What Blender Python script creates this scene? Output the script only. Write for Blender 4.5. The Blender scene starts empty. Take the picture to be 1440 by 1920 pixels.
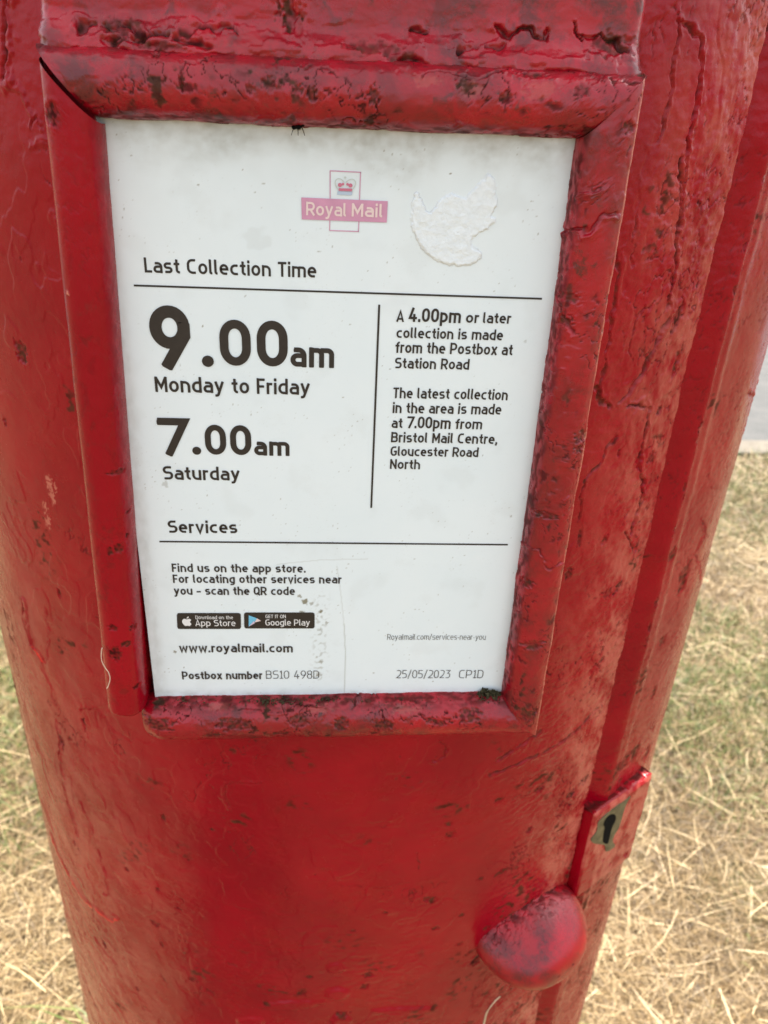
import bpy, math, random
import numpy as np
from mathutils import Matrix, Vector

C = bpy.context.scene.collection
scn = bpy.context.scene
rad = math.radians
rng = np.random.default_rng(7)
random.seed(7)

# ------------------------------------------------------------------ camera
K = 0.135                                   # metres per printed rule width of the notice
ZO = 1.318                                  # height of the notice's upper rule above the lawn
RX = np.array([0.99711092, 0.01210478, 0.07498858])
RY = np.array([0.0462321, -0.88001684, -0.47268694])
RZ = np.array([0.06026944, 0.47478819, -0.87803403])
RM = np.stack([RX, RY, RZ], 1)
CP = np.array([-0.03735, 0.45814, 1.98706])
def to_world(v): return np.array([v[0], -v[2], v[1]])
CAM = to_world(CP) * K + np.array([0, 0, ZO])
right, down, fwd = (to_world(RM.T @ np.array(e, float)) for e in ((1, 0, 0), (0, 1, 0), (0, 0, 1)))
cam_data = bpy.data.cameras.new('camera')
cam_data.lens = 1500 / 1920 * 36.0
cam_data.sensor_width = 36.0
cam_data.clip_start = 0.02
cam_data.clip_end = 500
cam_data.dof.use_dof = True
cam_data.dof.focus_distance = 0.27
cam_data.dof.aperture_fstop = 20
cam = bpy.data.objects.new('camera', cam_data)
m = Matrix.Identity(4)
for i in range(3):
    m[i][0], m[i][1], m[i][2], m[i][3] = right[i], -down[i], -fwd[i], CAM[i]
cam.matrix_world = m
C.objects.link(cam)
scn.camera = cam

# ------------------------------------------------------------------ light
SUN_EL, SUN_AZ = 55.0, 35.0                 # azimuth from +Y (behind the box) towards +X
w = bpy.data.worlds.new('World'); scn.world = w; w.use_nodes = True
wt = w.node_tree; wt.nodes.clear()
sky = wt.nodes.new('ShaderNodeTexSky'); sky.sky_type = 'NISHITA'; sky.sun_disc = False
sky.sun_elevation = rad(SUN_EL); sky.sun_rotation = rad(SUN_AZ)
sky.air_density = 1.0; sky.dust_density = 5.0; sky.ozone_density = 1.0
hs = wt.nodes.new('ShaderNodeHueSaturation'); hs.inputs['Saturation'].default_value = 0.6
bg = wt.nodes.new('ShaderNodeBackground'); bg.inputs['Strength'].default_value = 0.15
wo = wt.nodes.new('ShaderNodeOutputWorld')
wt.links.new(sky.outputs[0], hs.inputs['Color']); tc = wt.nodes.new('ShaderNodeTexCoord'); cn = wt.nodes.new('ShaderNodeTexNoise'); cn.inputs['Scale'].default_value = 2.2; cn.inputs['Detail'].default_value = 6; cn.inputs['Roughness'].default_value = .6
cr = wt.nodes.new('ShaderNodeValToRGB'); cr.color_ramp.elements[0].position = .36; cr.color_ramp.elements[1].position = .62
cm = wt.nodes.new('ShaderNodeMix'); cm.data_type = 'RGBA'; cm.inputs[7].default_value = (3.6, 3.7, 3.85, 1)      # thin bright cloud, added unseen to brighten the sky overhead
wt.links.new(tc.outputs['Generated'], cn.inputs['Vector']); wt.links.new(cn.outputs['Fac'], cr.inputs[0]); wt.links.new(cr.outputs[0], cm.inputs[0])
wt.links.new(hs.outputs[0], cm.inputs[6]); wt.links.new(cm.outputs[2], bg.inputs[0]); wt.links.new(bg.outputs[0], wo.inputs[0])
sl = bpy.data.lights.new('sun', 'SUN'); sl.energy = 3.6; sl.angle = rad(2.0); sl.color = (1.0, 0.92, 0.80)
so = bpy.data.objects.new('sun', sl); C.objects.link(so)
sd = Vector((math.sin(rad(SUN_AZ)) * math.cos(rad(SUN_EL)), math.cos(rad(SUN_AZ)) * math.cos(rad(SUN_EL)), math.sin(rad(SUN_EL))))
so.rotation_euler = (-sd).to_track_quat('-Z', 'Y').to_euler()
so.location = sd * 20
scn.view_settings.view_transform = 'Standard'; scn.view_settings.look = 'None'
scn.view_settings.gamma = 1.0; scn.view_settings.exposure = 1.55

# ------------------------------------------------------------------ pixel -> place
def ray(px, py):
    d = RM.T @ np.array([(px - 720) / 1500, (py - 960) / 1500, 1.0])
    d = to_world(d); return d / np.linalg.norm(d)
def on_plane(px, py, y=0.0):
    d = ray(px, py); k = (y - CAM[1]) / d[1]; return CAM + k * d
def on_ground(px, py, z=0.0):
    d = ray(px, py); k = (z - CAM[2]) / d[2]; return CAM + k * d
R0 = 1.705 * K                              # radius of the pillar
AX = np.array([0.08 * K, 0.02 * K + R0])    # its axis in plan
def on_cyl(px, py, r=R0):
    d = ray(px, py); o = CAM[:2] - AX; a = d[0]**2 + d[1]**2; b = o @ d[:2]; c = o @ o - r * r
    q = max(b * b - a * c, 0.0); k = (-b - math.sqrt(q)) / a
    return CAM + k * d
def cyl_uv(px, py, r=R0):
    p = on_cyl(px, py, r); t = math.atan2(p[0] - AX[0], -(p[1] - AX[1])); return (t * R0, p[2])
def th_az(az, r=R0):                        # pillar angle met by the sight line at this azimuth
    d = np.array([math.sin(rad(az)), math.cos(rad(az))]); o = CAM[:2] - AX; b = o @ d; c = o @ o - r * r
    k = -b - math.sqrt(max(b * b - c, 0.0)); p = CAM[:2] + k * d
    return math.atan2(p[0] - AX[0], -(p[1] - AX[1]))

# ------------------------------------------------------------------ noise
_p = np.random.default_rng(3).permutation(512).astype(np.int64)
_g = np.random.default_rng(4).uniform(0, 2 * np.pi, 512)
_gx, _gy = np.cos(_g).astype(np.float32), np.sin(_g).astype(np.float32)
def perlin(x, y, seed=0):
    x = np.asarray(x, np.float32) + seed * 17.13; y = np.asarray(y, np.float32) + seed * 9.71
    xi = np.floor(x).astype(np.int64); yi = np.floor(y).astype(np.int64)
    xf = x - xi; yf = y - yi
    u = xf * xf * xf * (xf * (xf * 6 - 15) + 10); v = yf * yf * yf * (yf * (yf * 6 - 15) + 10)
    a = _p[xi & 511]; b = _p[(xi + 1) & 511]
    h00 = _p[(a + yi) & 511]; h10 = _p[(b + yi) & 511]; h01 = _p[(a + yi + 1) & 511]; h11 = _p[(b + yi + 1) & 511]
    n00 = _gx[h00] * xf + _gy[h00] * yf; n10 = _gx[h10] * (xf - 1) + _gy[h10] * yf
    n01 = _gx[h01] * xf + _gy[h01] * (yf - 1); n11 = _gx[h11] * (xf - 1) + _gy[h11] * (yf - 1)
    n0 = n00 + u * (n10 - n00); n1 = n01 + u * (n11 - n01)
    return (n0 + v * (n1 - n0)) * 1.5
def fbm(x, y, seed=0, o=3):
    s = 0; a = 1.0; t = 0
    for i in range(o): s = s + a * perlin(x * 2**i, y * 2**i, seed + i * 3); t += a; a *= 0.5
    return s / t
def sstep(a, b, x):
    t = np.clip((x - a) / (b - a), 0, 1); return t * t * (3 - 2 * t)

MM = 0.001
class Skin:
    """height (mm) and wear and painted reflection masks of a painted surface over plane coordinates in mm"""
    def __init__(s, u, v):
        s.u = np.asarray(u, np.float32) * 1000; s.v = np.asarray(v, np.float32) * 1000
        s.h = np.zeros_like(s.u); s.rust = np.zeros_like(s.u); s.moss = np.zeros_like(s.u); s.pale = np.zeros_like(s.u)
        s.tone = np.zeros_like(s.u)
    def near(s, pts, mrg):
        a = np.array(pts); lo = a.min(0) - mrg; hi = a.max(0) + mrg
        return np.nonzero((s.u > lo[0]) & (s.u < hi[0]) & (s.v > lo[1]) & (s.v < hi[1]))
    def crack(s, pts, wid=1.0, dep=0.8, lip=0.25, dirt=0.9, jit=1.2, moss=0.0, tone=0.0):
        pts = [(p[0] * 1000, p[1] * 1000) for p in pts]
        ix = s.near(pts, wid * 4 + 4)
        if len(ix[0]) == 0: return
        u, v = s.u[ix], s.v[ix]
        u2 = u + jit * perlin(u / 5, v / 5, 21) + .5 * jit * perlin(u / 1.9, v / 1.9, 24); v2 = v + jit * perlin(u / 5, v / 5, 22)
        d = np.full(u.shape, 1e9, np.float32); side = np.zeros_like(d)
        for a, b in zip(pts[:-1], pts[1:]):
            ax, ay = a; bx, by = b; L = (bx - ax)**2 + (by - ay)**2 + 1e-9
            t = np.clip(((u2 - ax) * (bx - ax) + (v2 - ay) * (by - ay)) / L, 0, 1)
            dd = np.hypot(u2 - ax - t * (bx - ax), v2 - ay - t * (by - ay))
            cr = (bx - ax) * (v2 - ay) - (by - ay) * (u2 - ax)
            k = dd < d; d = np.where(k, dd, d); side = np.where(k, np.sign(cr), side)
        wv = wid * (0.62 + 0.55 * perlin(u / 6, v / 6, 23) + .35 * perlin(u / 2, v / 2, 27))
        wv = np.maximum(wv, wid * .12)
        f = 1 - sstep(wv * .25, wv, d)
        s.h[ix] += -dep * f + lip * np.exp(-((d - wv * 1.5) / (wv * .8))**2) * (side > 0)
        s.rust[ix] = np.maximum(s.rust[ix], dirt * f * f * (1 - moss) * sstep(-.45, .15, perlin(u / 4, v / 4, 28))); s.moss[ix] = np.maximum(s.moss[ix], moss * (1 - sstep(wv * .4, wv * 1.5, d)) * sstep(-.3, .3, perlin(u / 3, v / 3, 29)))
        s.tone[ix] += tone * f
    def chip(s, c, r, ry=None, dep=0.4, rust=1.0, moss=0.0, pale=0.0, rot=0.0, lip=.12, rag=.55, seed=0):
        cx, cy = c[0] * 1000, c[1] * 1000; ry = ry or r
        ix = s.near([(cx, cy)], max(r, ry) * 2.2)
        if len(ix[0]) == 0: return
        u, v = s.u[ix], s.v[ix]; du, dv = u - cx, v - cy
        a = du * math.cos(rot) + dv * math.sin(rot); b = -du * math.sin(rot) + dv * math.cos(rot)
        q = np.hypot(a / r, b / ry) + rag * perlin(u / (r * .6), v / (ry * .6), 31 + seed) + .55 * rag * perlin(u / (r * .27 + .2), v / (ry * .27 + .2), 35 + seed) + .3 * perlin(u / .9, v / .9, 41)
        f = 1 - sstep(.66, 1.0, q)
        s.h[ix] += -dep * f + lip * np.exp(-((q - 1.18) / .16)**2)
        patch = .35 + .65 * sstep(-.25, .25, perlin(u / 1.7, v / 1.7, 44 + seed)); s.rust[ix] = np.maximum(s.rust[ix], rust * f * patch); s.moss[ix] = np.maximum(s.moss[ix], moss * f * sstep(-.3, .3, perlin(u / 2.3, v / 2.3, 47 + seed))); s.pale[ix] = np.maximum(s.pale[ix], pale * f)

# ------------------------------------------------------------------ materials
def mat(name):
    mt = bpy.data.materials.new(name); mt.use_nodes = True; nt = mt.node_tree
    return mt, nt, nt.nodes['Principled BSDF']
class N:
    def __init__(s, nt): s.nt = nt
    def n(s, t, **kw):
        x = s.nt.nodes.new(t)
        for k, v in kw.items(): setattr(x, k, v)
        return x
    def l(s, a, b): s.nt.links.new(a, b)
    def attr(s, name): return s.n('ShaderNodeAttribute', attribute_name=name).outputs['Fac']
    def noise(s, vec, scale, detail=4, rough=.6, dist=0):
        x = s.n('ShaderNodeTexNoise'); x.inputs['Scale'].default_value = scale; x.inputs['Detail'].default_value = detail
        x.inputs['Roughness'].default_value = rough; x.inputs['Distortion'].default_value = dist
        if vec is not None: s.l(vec, x.inputs['Vector'])
        return x.outputs['Fac']
    def ramp(s, fac, stops):
        r = s.n('ShaderNodeValToRGB'); e = r.color_ramp.elements
        while len(e) < len(stops): e.new(.5)
        for k, (p, c) in zip(e, stops):
            k.position = p; k.color = (*c, 1) if isinstance(c, tuple) else (c, c, c, 1)
        s.l(fac, r.inputs[0]); return r.outputs['Color']
    def mix(s, f, a, b, mode='MIX'):
        x = s.n('ShaderNodeMix', data_type='RGBA', blend_type=mode)
        for i, val in ((0, f), (6, a), (7, b)):
            if hasattr(val, 'links'): s.l(val, x.inputs[i])
            elif isinstance(val, tuple): x.inputs[i].default_value = (*val, 1)
            else: x.inputs[i].default_value = val
        return x.outputs[2]
    def math(s, op, a, b=None, clamp=False):
        x = s.n('ShaderNodeMath', operation=op); x.use_clamp = clamp
        for i, val in ((0, a), (1, b)):
            if val is None: continue
            if hasattr(val, 'links'): s.l(val, x.inputs[i])
            else: x.inputs[i].default_value = val
        return x.outputs[0]

def paint_material(name, spec=.25, red=(.33, .0003, .0095), red2=(.25, .0003, .0075), orange=(.27, .004, .003), wear=0.35, rough=.21, maroon=0.0):
    mt, nt, bs = mat(name); g = N(nt)
    co = g.n('ShaderNodeTexCoord').outputs['Object']
    n1 = g.noise(co, 14, 5, .6); n2 = g.noise(co, 55, 6, .65); n3 = g.noise(co, 320, 4, .6); n4 = g.noise(co, 6, 3, .5)
    col = g.mix(g.ramp(n1, [(.38, 0.0), (.62, 1.0)]), red, red2)
    col = g.mix(g.math('MULTIPLY', g.ramp(n2, [(.5, 0.0), (.72, 1.0)]), wear), col, orange)
    # thin grime rubbed into the old coats
    gr = g.math('MULTIPLY', g.ramp(g.noise(co, 130, 6, .75, .6), [(.56, 0.0), (.72, 1.0)]), g.ramp(n4, [(.42, 0.0), (.62, wear)]))
    col = g.mix(gr, col, (.10, .035, .025))
    if maroon:
        mk_ = g.math('MULTIPLY', g.ramp(g.noise(co, 85, 7, .72, .3), [(.46, 0.0), (.60, maroon)]), g.ramp(g.noise(co, 22, 4, .6), [(.36, .15), (.60, 1.0)]))
        col = g.mix(mk_, col, (.060, .008, .009))
        col = g.mix(g.math('MULTIPLY', g.ramp(g.noise(co, 150, 6, .75, .4), [(.55, 0.0), (.66, .85)]), g.ramp(g.noise(co, 34, 4, .6), [(.48, 0.0), (.60, 1.0)])), col, (.035, .014, .010))
    vt = g.n('ShaderNodeTexVoronoi'); vt.inputs['Scale'].default_value = 900; g.l(co, vt.inputs['Vector'])
    sp = g.math('MULTIPLY', g.ramp(vt.outputs['Distance'], [(.06, 1.0), (.14, 0.0)]), g.ramp(g.noise(co, 40, 3), [(.55, 0.0), (.66, .8)]))
    col = g.mix(sp, col, (.06, .02, .015))
    rust = g.attr('rust'); moss = g.attr('moss'); pale = g.attr('pale'); tone = g.attr('tone')
    col = g.mix(g.math('MULTIPLY', pale, .8), col, (.62, .20, .135))  # scuffs and worn edges, plus salmon reflection put into the colour
    col = g.mix(g.math('MAXIMUM', tone, 0.0, True), col, (.78, .02, .02))
    rustc = g.mix(g.ramp(n3, [(.38, 0.0), (.62, 1.0)]), (.005, .003, .003), (.036, .019, .011))
    col = g.mix(g.math('MULTIPLY', rust, .93, True), col, rustc)
    mossc = g.mix(g.ramp(n3, [(.4, 0.0), (.6, 1.0)]), (.016, .013, .005), (.055, .038, .017))
    col = g.mix(g.math('MULTIPLY', moss, .9, True), col, mossc)
    g.l(col, bs.inputs['Base Color'])
    ro = g.math('ADD', g.ramp(n2, [(.35, rough - .04), (.7, rough + .12)]), g.math('MULTIPLY', g.math('MAXIMUM', rust, moss), .4), True)
    g.l(ro, bs.inputs['Roughness'])
    bs.inputs['IOR'].default_value = 1.5; g.l(g.math('MULTIPLY', g.math('SUBTRACT', 1.0, g.math('MULTIPLY', g.math('MAXIMUM', rust, moss), .85)), spec), bs.inputs['Specular IOR Level'])
    b1 = g.n('ShaderNodeBump'); b1.inputs['Distance'].default_value = .0006; b1.inputs['Strength'].default_value = .30
    hh = g.math('ADD', g.math('MULTIPLY', g.noise(co, 420, 5, .6), .5), g.math('MULTIPLY', g.noise(co, 150, 4, .6, .5), .9))
    g.l(hh, b1.inputs['Height']); g.l(b1.outputs[0], bs.inputs['Normal'])
    return mt
RED = paint_material('weathered red paint')
RED_BAR = paint_material('thick red paint on the frame', red=(.42, .0004, .012), red2=(.25, .0005, .009), wear=.6, rough=.27, maroon=.75, spec=.55)

def flat_material(name, col, rough=.5, spec=.5, vary=0.0, metal=0.0, scale=60):
    mt, nt, bs = mat(name); g = N(nt)
    co = g.n('ShaderNodeTexCoord').outputs['Object']
    n = g.noise(co, scale, 4, .6)
    dark = tuple(c * (1 - vary) for c in col); lite = tuple(min(c * (1 + vary), .95) for c in col)
    g.l(g.mix(g.ramp(n, [(.35, 0.0), (.65, 1.0)]), dark, lite), bs.inputs['Base Color'])
    bs.inputs['Roughness'].default_value = rough; bs.inputs['Specular IOR Level'].default_value = spec; bs.inputs['Metallic'].default_value = metal
    return mt
INK = flat_material('printed black ink', (.022, .017, .015), .45, .5, .15, scale=400)
PINK = flat_material('faded pink print', (.60, .29, .43), .5, .5, .06, scale=200)
CREAM = flat_material('cream print', (.78, .62, .60), .5, .5, .03)
WHITE = flat_material('white print', (.78, .78, .78), .5)
CYAN = flat_material('sky blue print', (.16, .50, .72), .5, .5, .05)
MAUVE = flat_material('pale mauve print', (.62, .52, .66), .5)
PALEBLUE = flat_material('pale blue print', (.45, .55, .68), .5)
PALECYAN = flat_material('pale grey green print', (.55, .60, .58), .5)
FADEDRED = flat_material('faded crimson print', (.55, .16, .24), .5)
BRASS = flat_material('tarnished brass', (.17, .155, .105), .42, .5, .35, .75, 160)
HOLE = flat_material('black hole', (.004, .004, .004), .9, .1)
FIBRE = flat_material('pale fibre', (.7, .55, .42), .6)
BLACKP = flat_material('black paint', (.02, .02, .02), .4, .5, .3)
STRAWONE = flat_material('dry stalk', (.66, .50, .32), .6, .4, .2)

# ------------------------------------------------------------------ object helpers
def tag(o, label=None, cat=None, group=None, kind=None):
    if label: o['label'] = label
    if cat: o['category'] = cat
    if group: o['group'] = group
    if kind: o['kind'] = kind
    return o
def empty(name, loc): 
    o = bpy.data.objects.new(name, None); o.location = loc; o.empty_display_size = .1; C.objects.link(o); return o
def link(name, me, material, parent=None, shift=None):
    o = bpy.data.objects.new(name, me); C.objects.link(o)
    if material is not None: me.materials.append(material)
    if parent is not None:
        o.parent = parent
        o.matrix_parent_inverse = Matrix.Translation(-parent.location)   # parts carry world coordinates
    return o
def np_mesh(name, V, F, attrs=None, smooth=True):
    V = np.ascontiguousarray(V, np.float32).reshape(-1, 3); F = np.ascontiguousarray(F, np.int32)
    k = F.shape[1]; me = bpy.data.meshes.new(name)
    me.vertices.add(len(V)); me.vertices.foreach_set('co', V.ravel())
    me.loops.add(F.size); me.loops.foreach_set('vertex_index', F.ravel())
    me.polygons.add(len(F)); me.polygons.foreach_set('loop_start', np.arange(0, F.size, k, dtype=np.int32))
    me.polygons.foreach_set('use_smooth', np.full(len(F), smooth))
    for n, a in (attrs or {}).items():
        at = me.attributes.new(n, 'FLOAT', 'POINT'); at.data.foreach_set('value', np.ascontiguousarray(a, np.float32).ravel())
    me.update(calc_edges=True); me.validate(); return me
def grid_faces(nu, nv, wrap=False, off=0):
    i = np.arange(nu if wrap else nu - 1)[:, None]; j = np.arange(nv - 1)[None, :]; i2 = (i + 1) % nu
    return np.stack([i * nv + j, i2 * nv + j, i2 * nv + j + 1, i * nv + j + 1], -1).reshape(-1, 4) + off
def pack(parts):
    V = []; F = []; o = 0
    for v, f in parts:
        v = np.asarray(v, float).reshape(-1, 3); V.append(v); F += [tuple(k + o for k in q) for q in f]; o += len(v)
    return np.concatenate(V), F
def py_mesh(name, parts, smooth=False):
    V, F = pack(parts); me = bpy.data.meshes.new(name); me.from_pydata(V.tolist(), [], F); me.update()
    if smooth: me.polygons.foreach_set('use_smooth', [True] * len(me.polygons))
    return me
def skinned(P, Nrm, sk): return P + Nrm * (sk.h[..., None] * MM)
def skin_attrs(sk): sk.pale = sk.pale * getattr(sk, 'fade', 1.0); return dict(rust=np.clip(sk.rust, 0, 1), moss=np.clip(sk.moss, 0, 1), pale=np.clip(sk.pale, 0, 1), tone=sk.tone)
def normals(P):
    du = np.gradient(P, axis=0); dv = np.gradient(P, axis=1); n = np.cross(du, dv)
    return n / (np.linalg.norm(n, axis=2, keepdims=True) + 1e-12)

# ================================================================== THE POST BOX
box = empty('post_box', (AX[0], AX[1], 0))
tag(box, 'weathered red cast iron pillar post box with chipped paint, standing on the dry lawn', 'post box')

TH_A = th_az(25.9); TH_B = th_az(27.35, R0 + .004); TH_L = -rad(63.2)
Z0, Z1 = .66, 1.46
def cu(*pts): return [cyl_uv(*p) for p in pts]

def wear(sk, th, left=False):
    """old paint: brush relief, layer edges, pits, cracks; rougher towards the lock side"""
    u, v = sk.u, sk.v
    rgt = sstep(rad(14), rad(30), th); lft = sstep(rad(-10), rad(-35), th)
    low = sstep(1150, 900, v)
    sk.h += .35 * perlin(u / 34, v / 42, 1) + .10 * fbm(u / 9, v / 6, 2, 2)
    sk.h += (.10 + .22 * rgt + .10 * low) * (1 - .5 * lft) * fbm(u / 4.2, v / 2.8, 5, 3) * (.55 + .9 * sstep(-.1, .4, perlin(u / 40, v / 55, 6)))
    # coats of paint ending in ragged steps
    for i, (sc, k) in enumerate(((26, .22), (17, .16), (38, .26))):
        n = fbm(u / sc, v / (sc * 1.25), 50 + 7 * i, 3); mk = sstep(.0, .3, perlin(u / 60, v / 60, 71 + i) + .25 * rgt + .12 * lft)
        sk.h += k * mk * sstep(.05, .075, n)
    # hairline crazing
    a = np.abs(fbm(u / 9, v / 12, 90, 3)); mk = sstep(.10, .35, perlin(u / 26, v / 34, 93) + .32 * rgt - .12)
    f = (1 - sstep(.004, .03, a)) * mk * sstep(-.15, .3, perlin(u / 70, v / 60, 95) + .35 * rgt)
    sk.h -= .45 * f; sk.rust = np.maximum(sk.rust, .75 * f * sstep(.1, .5, mk))
    a = np.abs(fbm(u / 2.7, v / 3.4, 97, 2)); mk = sstep(rad(22), rad(33), th) * sstep(-.05, .4, perlin(u / 16, v / 34, 98) + .12)
    f = (1 - sstep(.01, .06, a)) * mk * sstep(.0, .3, perlin(u / 3.5, v / 4.5, 99)); sk.h -= .45 * f; sk.rust = np.maximum(sk.rust, .85 * f)
    # pits
    n = perlin(u / 2.1, v / 2.6, 101); mk = sstep(.05, .35, perlin(u / 30, v / 30, 103) + .2 * rgt)
    f = sstep(.66, .84, n) * mk * (.25 + .75 * sstep(-.1, .4, perlin(u / 60, v / 80, 105) + .3 * rgt))
    sk.h -= .35 * f; sk.rust = np.maximum(sk.rust, .6 * f)
    # chalked paint with the straw's salmon reflection painted in: ragged and streaky
    zone = 1.4 * sstep(rad(20), rad(36), th) * (.6 + .4 * sstep(1300, 1000, v)) + .5 * sstep(rad(-16), rad(-40), th) * sstep(1250, 980, v) + .3 * sstep(rad(-36), rad(-55), th)
    n = fbm(u / 16 + .35 * v / 16, v / 26, 170, 4) * .8 + .35 * fbm(u / 3.2, v / 4, 171, 3)
    sk.pale = np.maximum(sk.pale, .46 * sstep(-.25, .30, n) * np.clip(zone, 0, 1.4))
    # green growth low on the lock side
    mk = sstep(.05, .35, perlin(u / 32, v / 24, 110) + .45 * sstep(rad(0), rad(25), th) * low - .36)
    f = sstep(.08, .30, fbm(u / 6, v / 4, 112, 3)) * mk
    sk.moss = np.maximum(sk.moss, .85 * f); sk.h += .05 * f
    # small scattered flakes
    r = np.random.default_rng(11 if left else 12)
    lo, hi = float(u.min()), float(u.max())
    for k in range(int(26 * (hi - lo) / 260)):
        cu_, cv_ = r.uniform(lo, hi), r.uniform(700, 1400); q = r.uniform(.3, 1.0)**4 * 1.7
        sk.chip((cu_ * MM, cv_ * MM), q + .35, (q + .35) * r.uniform(.5, 1.6), dep=.3, rust=r.uniform(.4, 1), moss=.6 * (r.random() < .3), rot=r.uniform(0, 3), seed=k % 7)

FADE = lambda th, z: sstep(.66, .80, z) * sstep(1.46, 1.40, z) * sstep(rad(72), rad(64), th)
def door_features(sk):
    k = sk.crack; c = sk.chip
    # long flake edge falling from the top right, dark and open
    k(cu((1272, 38), (1266, 95), (1260, 150), (1250, 210), (1236, 260)), .9, .7, .3, .5)
    k(cu((1278, 42), (1312, 72), (1316, 120), (1308, 175), (1298, 235), (1288, 290), (1284, 340), (1280, 390), (1276, 420)), 1.3, .9, .4, .7)
    k(cu((1276, 300), (1276, 370), (1270, 460), (1262, 520), (1250, 575)), 1.5, .9, .3, .85)
    k(cu((1250, 600), (1226, 650), (1205, 695), (1180, 735), (1164, 752)), 1.9, .8, .3, .8, moss=.35)
    k(cu((1118, 728), (1130, 752), (1142, 764)), 2.2, .9, .3, .5, moss=.7)
    k(cu((1150, 450), (1160, 500), (1152, 560), (1142, 630), (1132, 690), (1126, 735)), 1.3, .7, .2, .6, moss=.5)
    k(cu((1176, 764), (1198, 758), (1216, 766), (1213, 800), (1202, 840), (1197, 875), (1208, 900), (1204, 930), (1194, 965), (1184, 1000)), 1.6, 1.0, .5, .85)
    k(cu((1156, 820), (1138, 840), (1126, 862), (1108, 884), (1092, 900)), 1.2, .7, .3, .3, moss=.8)
    k(cu((1092, 900), (1088, 930), (1082, 980)), .9, .5, .2, .6)
    k(cu((1172, 998), (1182, 1020), (1192, 1034), (1200, 1012)), 1.6, .8, .2, .9)
    k(cu((1196, 400), (1188, 440), (1184, 500)), .6, .4, .2, .5)
    k(cu((1206, 570), (1190, 610), (1180, 650), (1188, 690)), .5, .4, .2, .4)
    c(cyl_uv(1270, 595), 2.6, 5.5, .7, .9, rot=-.2); c(cyl_uv(1268, 680), 2.2, 6.5, .7, .3, .8, rot=-.15)
    c(cyl_uv(1236, 770), 2.4, 2.4, .5, .8); c(cyl_uv(1132, 1012), 1.8, 2.3, .6, .3, .8, rot=-.5)
    c(cyl_uv(1160, 850), .9, 2.0, .6, .8); c(cyl_uv(1085, 1010), 1.2, 4.5, .5, .6, .5)
    c(cyl_uv(1066, 1075), 2.4, 3.2, .4, .8, .2); c(cyl_uv(1160, 1100), 2.0, 4.2, .7, .9, rot=-.6); c(cyl_uv(1140, 1112), 3.2, 3.2, .4, .6)
    c(cyl_uv(1222, 860), 2.6, 3.2, .4, .7)
    k(cu((1120, 1330), (1090, 1360), (1060, 1385), (1020, 1408), (985, 1424), (940, 1445), (918, 1452)), 1.9, .5, .3, 1.0, moss=.55)
    k(cu((1010, 1372), (985, 1392), (955, 1410), (935, 1425)), 2.3, .5, .3, 1.0, moss=.5)
    c(cyl_uv(1012, 1480), 2.6, 2.4, .7, .5); c(cyl_uv(992, 1556), 2.4, 2.8, .7, .6)
    # peeling lips and scars on the left flank
    k(cu((42, 1128), (44, 1160), (52, 1185), (60, 1210)), 2.4, 1.5, .8, .8, tone=0)
    k(cu((60, 1205), (70, 1225), (82, 1240)), 1.6, .3, .5, .0, tone=.7)
    k(cu((84, 1142), (90, 1190), (86, 1230)), .8, .2, .5, .0)
    k(cu((104, 1355), (110, 1385), (112, 1420), (118, 1455), (122, 1490), (134, 1530), (144, 1565)), 1.5, 1.0, .5, .7)
    c(cyl_uv(115, 1390), 2.6, 5.5, .9, .9); k(cu((155, 1345), (158, 1370)), 2.4, .7, .3, .8)
    k(cu((150, 1330), (180, 1330), (200, 1352), (214, 1385), (216, 1410)), 1.0, .4, .5, .0)
    k(cu((96, 1565), (108, 1600), (124, 1630), (140, 1660), (160, 1690), (172, 1700)), 2.0, -.5, .5, .0, tone=.8)
    k(cu((182, 1706), (198, 1718), (212, 1728), (220, 1724)), 1.8, -.8, .5, .0, tone=.8)
    c(cyl_uv(196, 1770), 1.6, 4.2, .9, 1.0, rot=.35); k(cu((178, 1760), (200, 1790), (216, 1806)), 1.2, .6, .5, .1, tone=.4)
    k(cu((182, 1590), (196, 1630), (200, 1660), (204, 1678), (196, 1676)), .8, .3, .7, .0)
    k(cu((150, 1505), (165, 1540), (172, 1560)), .9, .3, .6, .0)
    for x, y, r_, ry in ((306, 1534, 1.6, 2.8), (291, 1732, 3.4, 2.2), (303, 1770, 1.2, 2.4), (436, 1808, 2.8, 1.6), (362, 1836, 3.2, 2.0), (394, 1858, 2.6, 1.8),
                         (238, 1630, 1.6, 1.3), (296, 1668, 1.4, 1.8), (40, 660, 3.6, 5.0), (10, 790, 1.4, 2.2), (336, 1704, 2.6, .8), (140, 1580, 1.6, 3.0), (112, 1112, 1.6, 2.6)):
        c(cyl_uv(x, y), r_, ry, .6, .45, .75, seed=x % 5)
    # upper left flank
    k(cu((10, 0), (8, 60), (10, 110), (6, 150)), 2.2, 1.0, .6, .7)
    k(cu((8, 152), (24, 168), (40, 172), (44, 190), (52, 205)), 1.1, -.5, .6, .25)
    k(cu((58, 238), (62, 226), (70, 222), (76, 240)), 1.1, .5, .5, .4); k(cu((64, 278), (80, 274), (90, 266)), 1.0, -.4, .5, .1)
    for x, y, a_, b_ in ((92, 905, 2.2, 3), (98, 930, 1.6, 4), (85, 950, 1.4, 2.4), (90, 978, 1.8, 3.4), (104, 915, 1.0, 2)):
        c(cyl_uv(x, y), a_, b_, dep=.05, rust=0, pale=.75, rag=.9, seed=x % 5)
    # raised scar under the frame and a few long drips
    k(cu((432, 1512), (418, 1490), (428, 1470), (450, 1466), (490, 1468)), 1.1, .5, .5, .1)
    k(cu((826, 1392), (838, 1402), (834, 1418), (812, 1428)), .9, .5, .4, .25)
    k(cu((640, 1660), (700, 1662), (765, 1656)), .5, .3, .2, .5)
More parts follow.
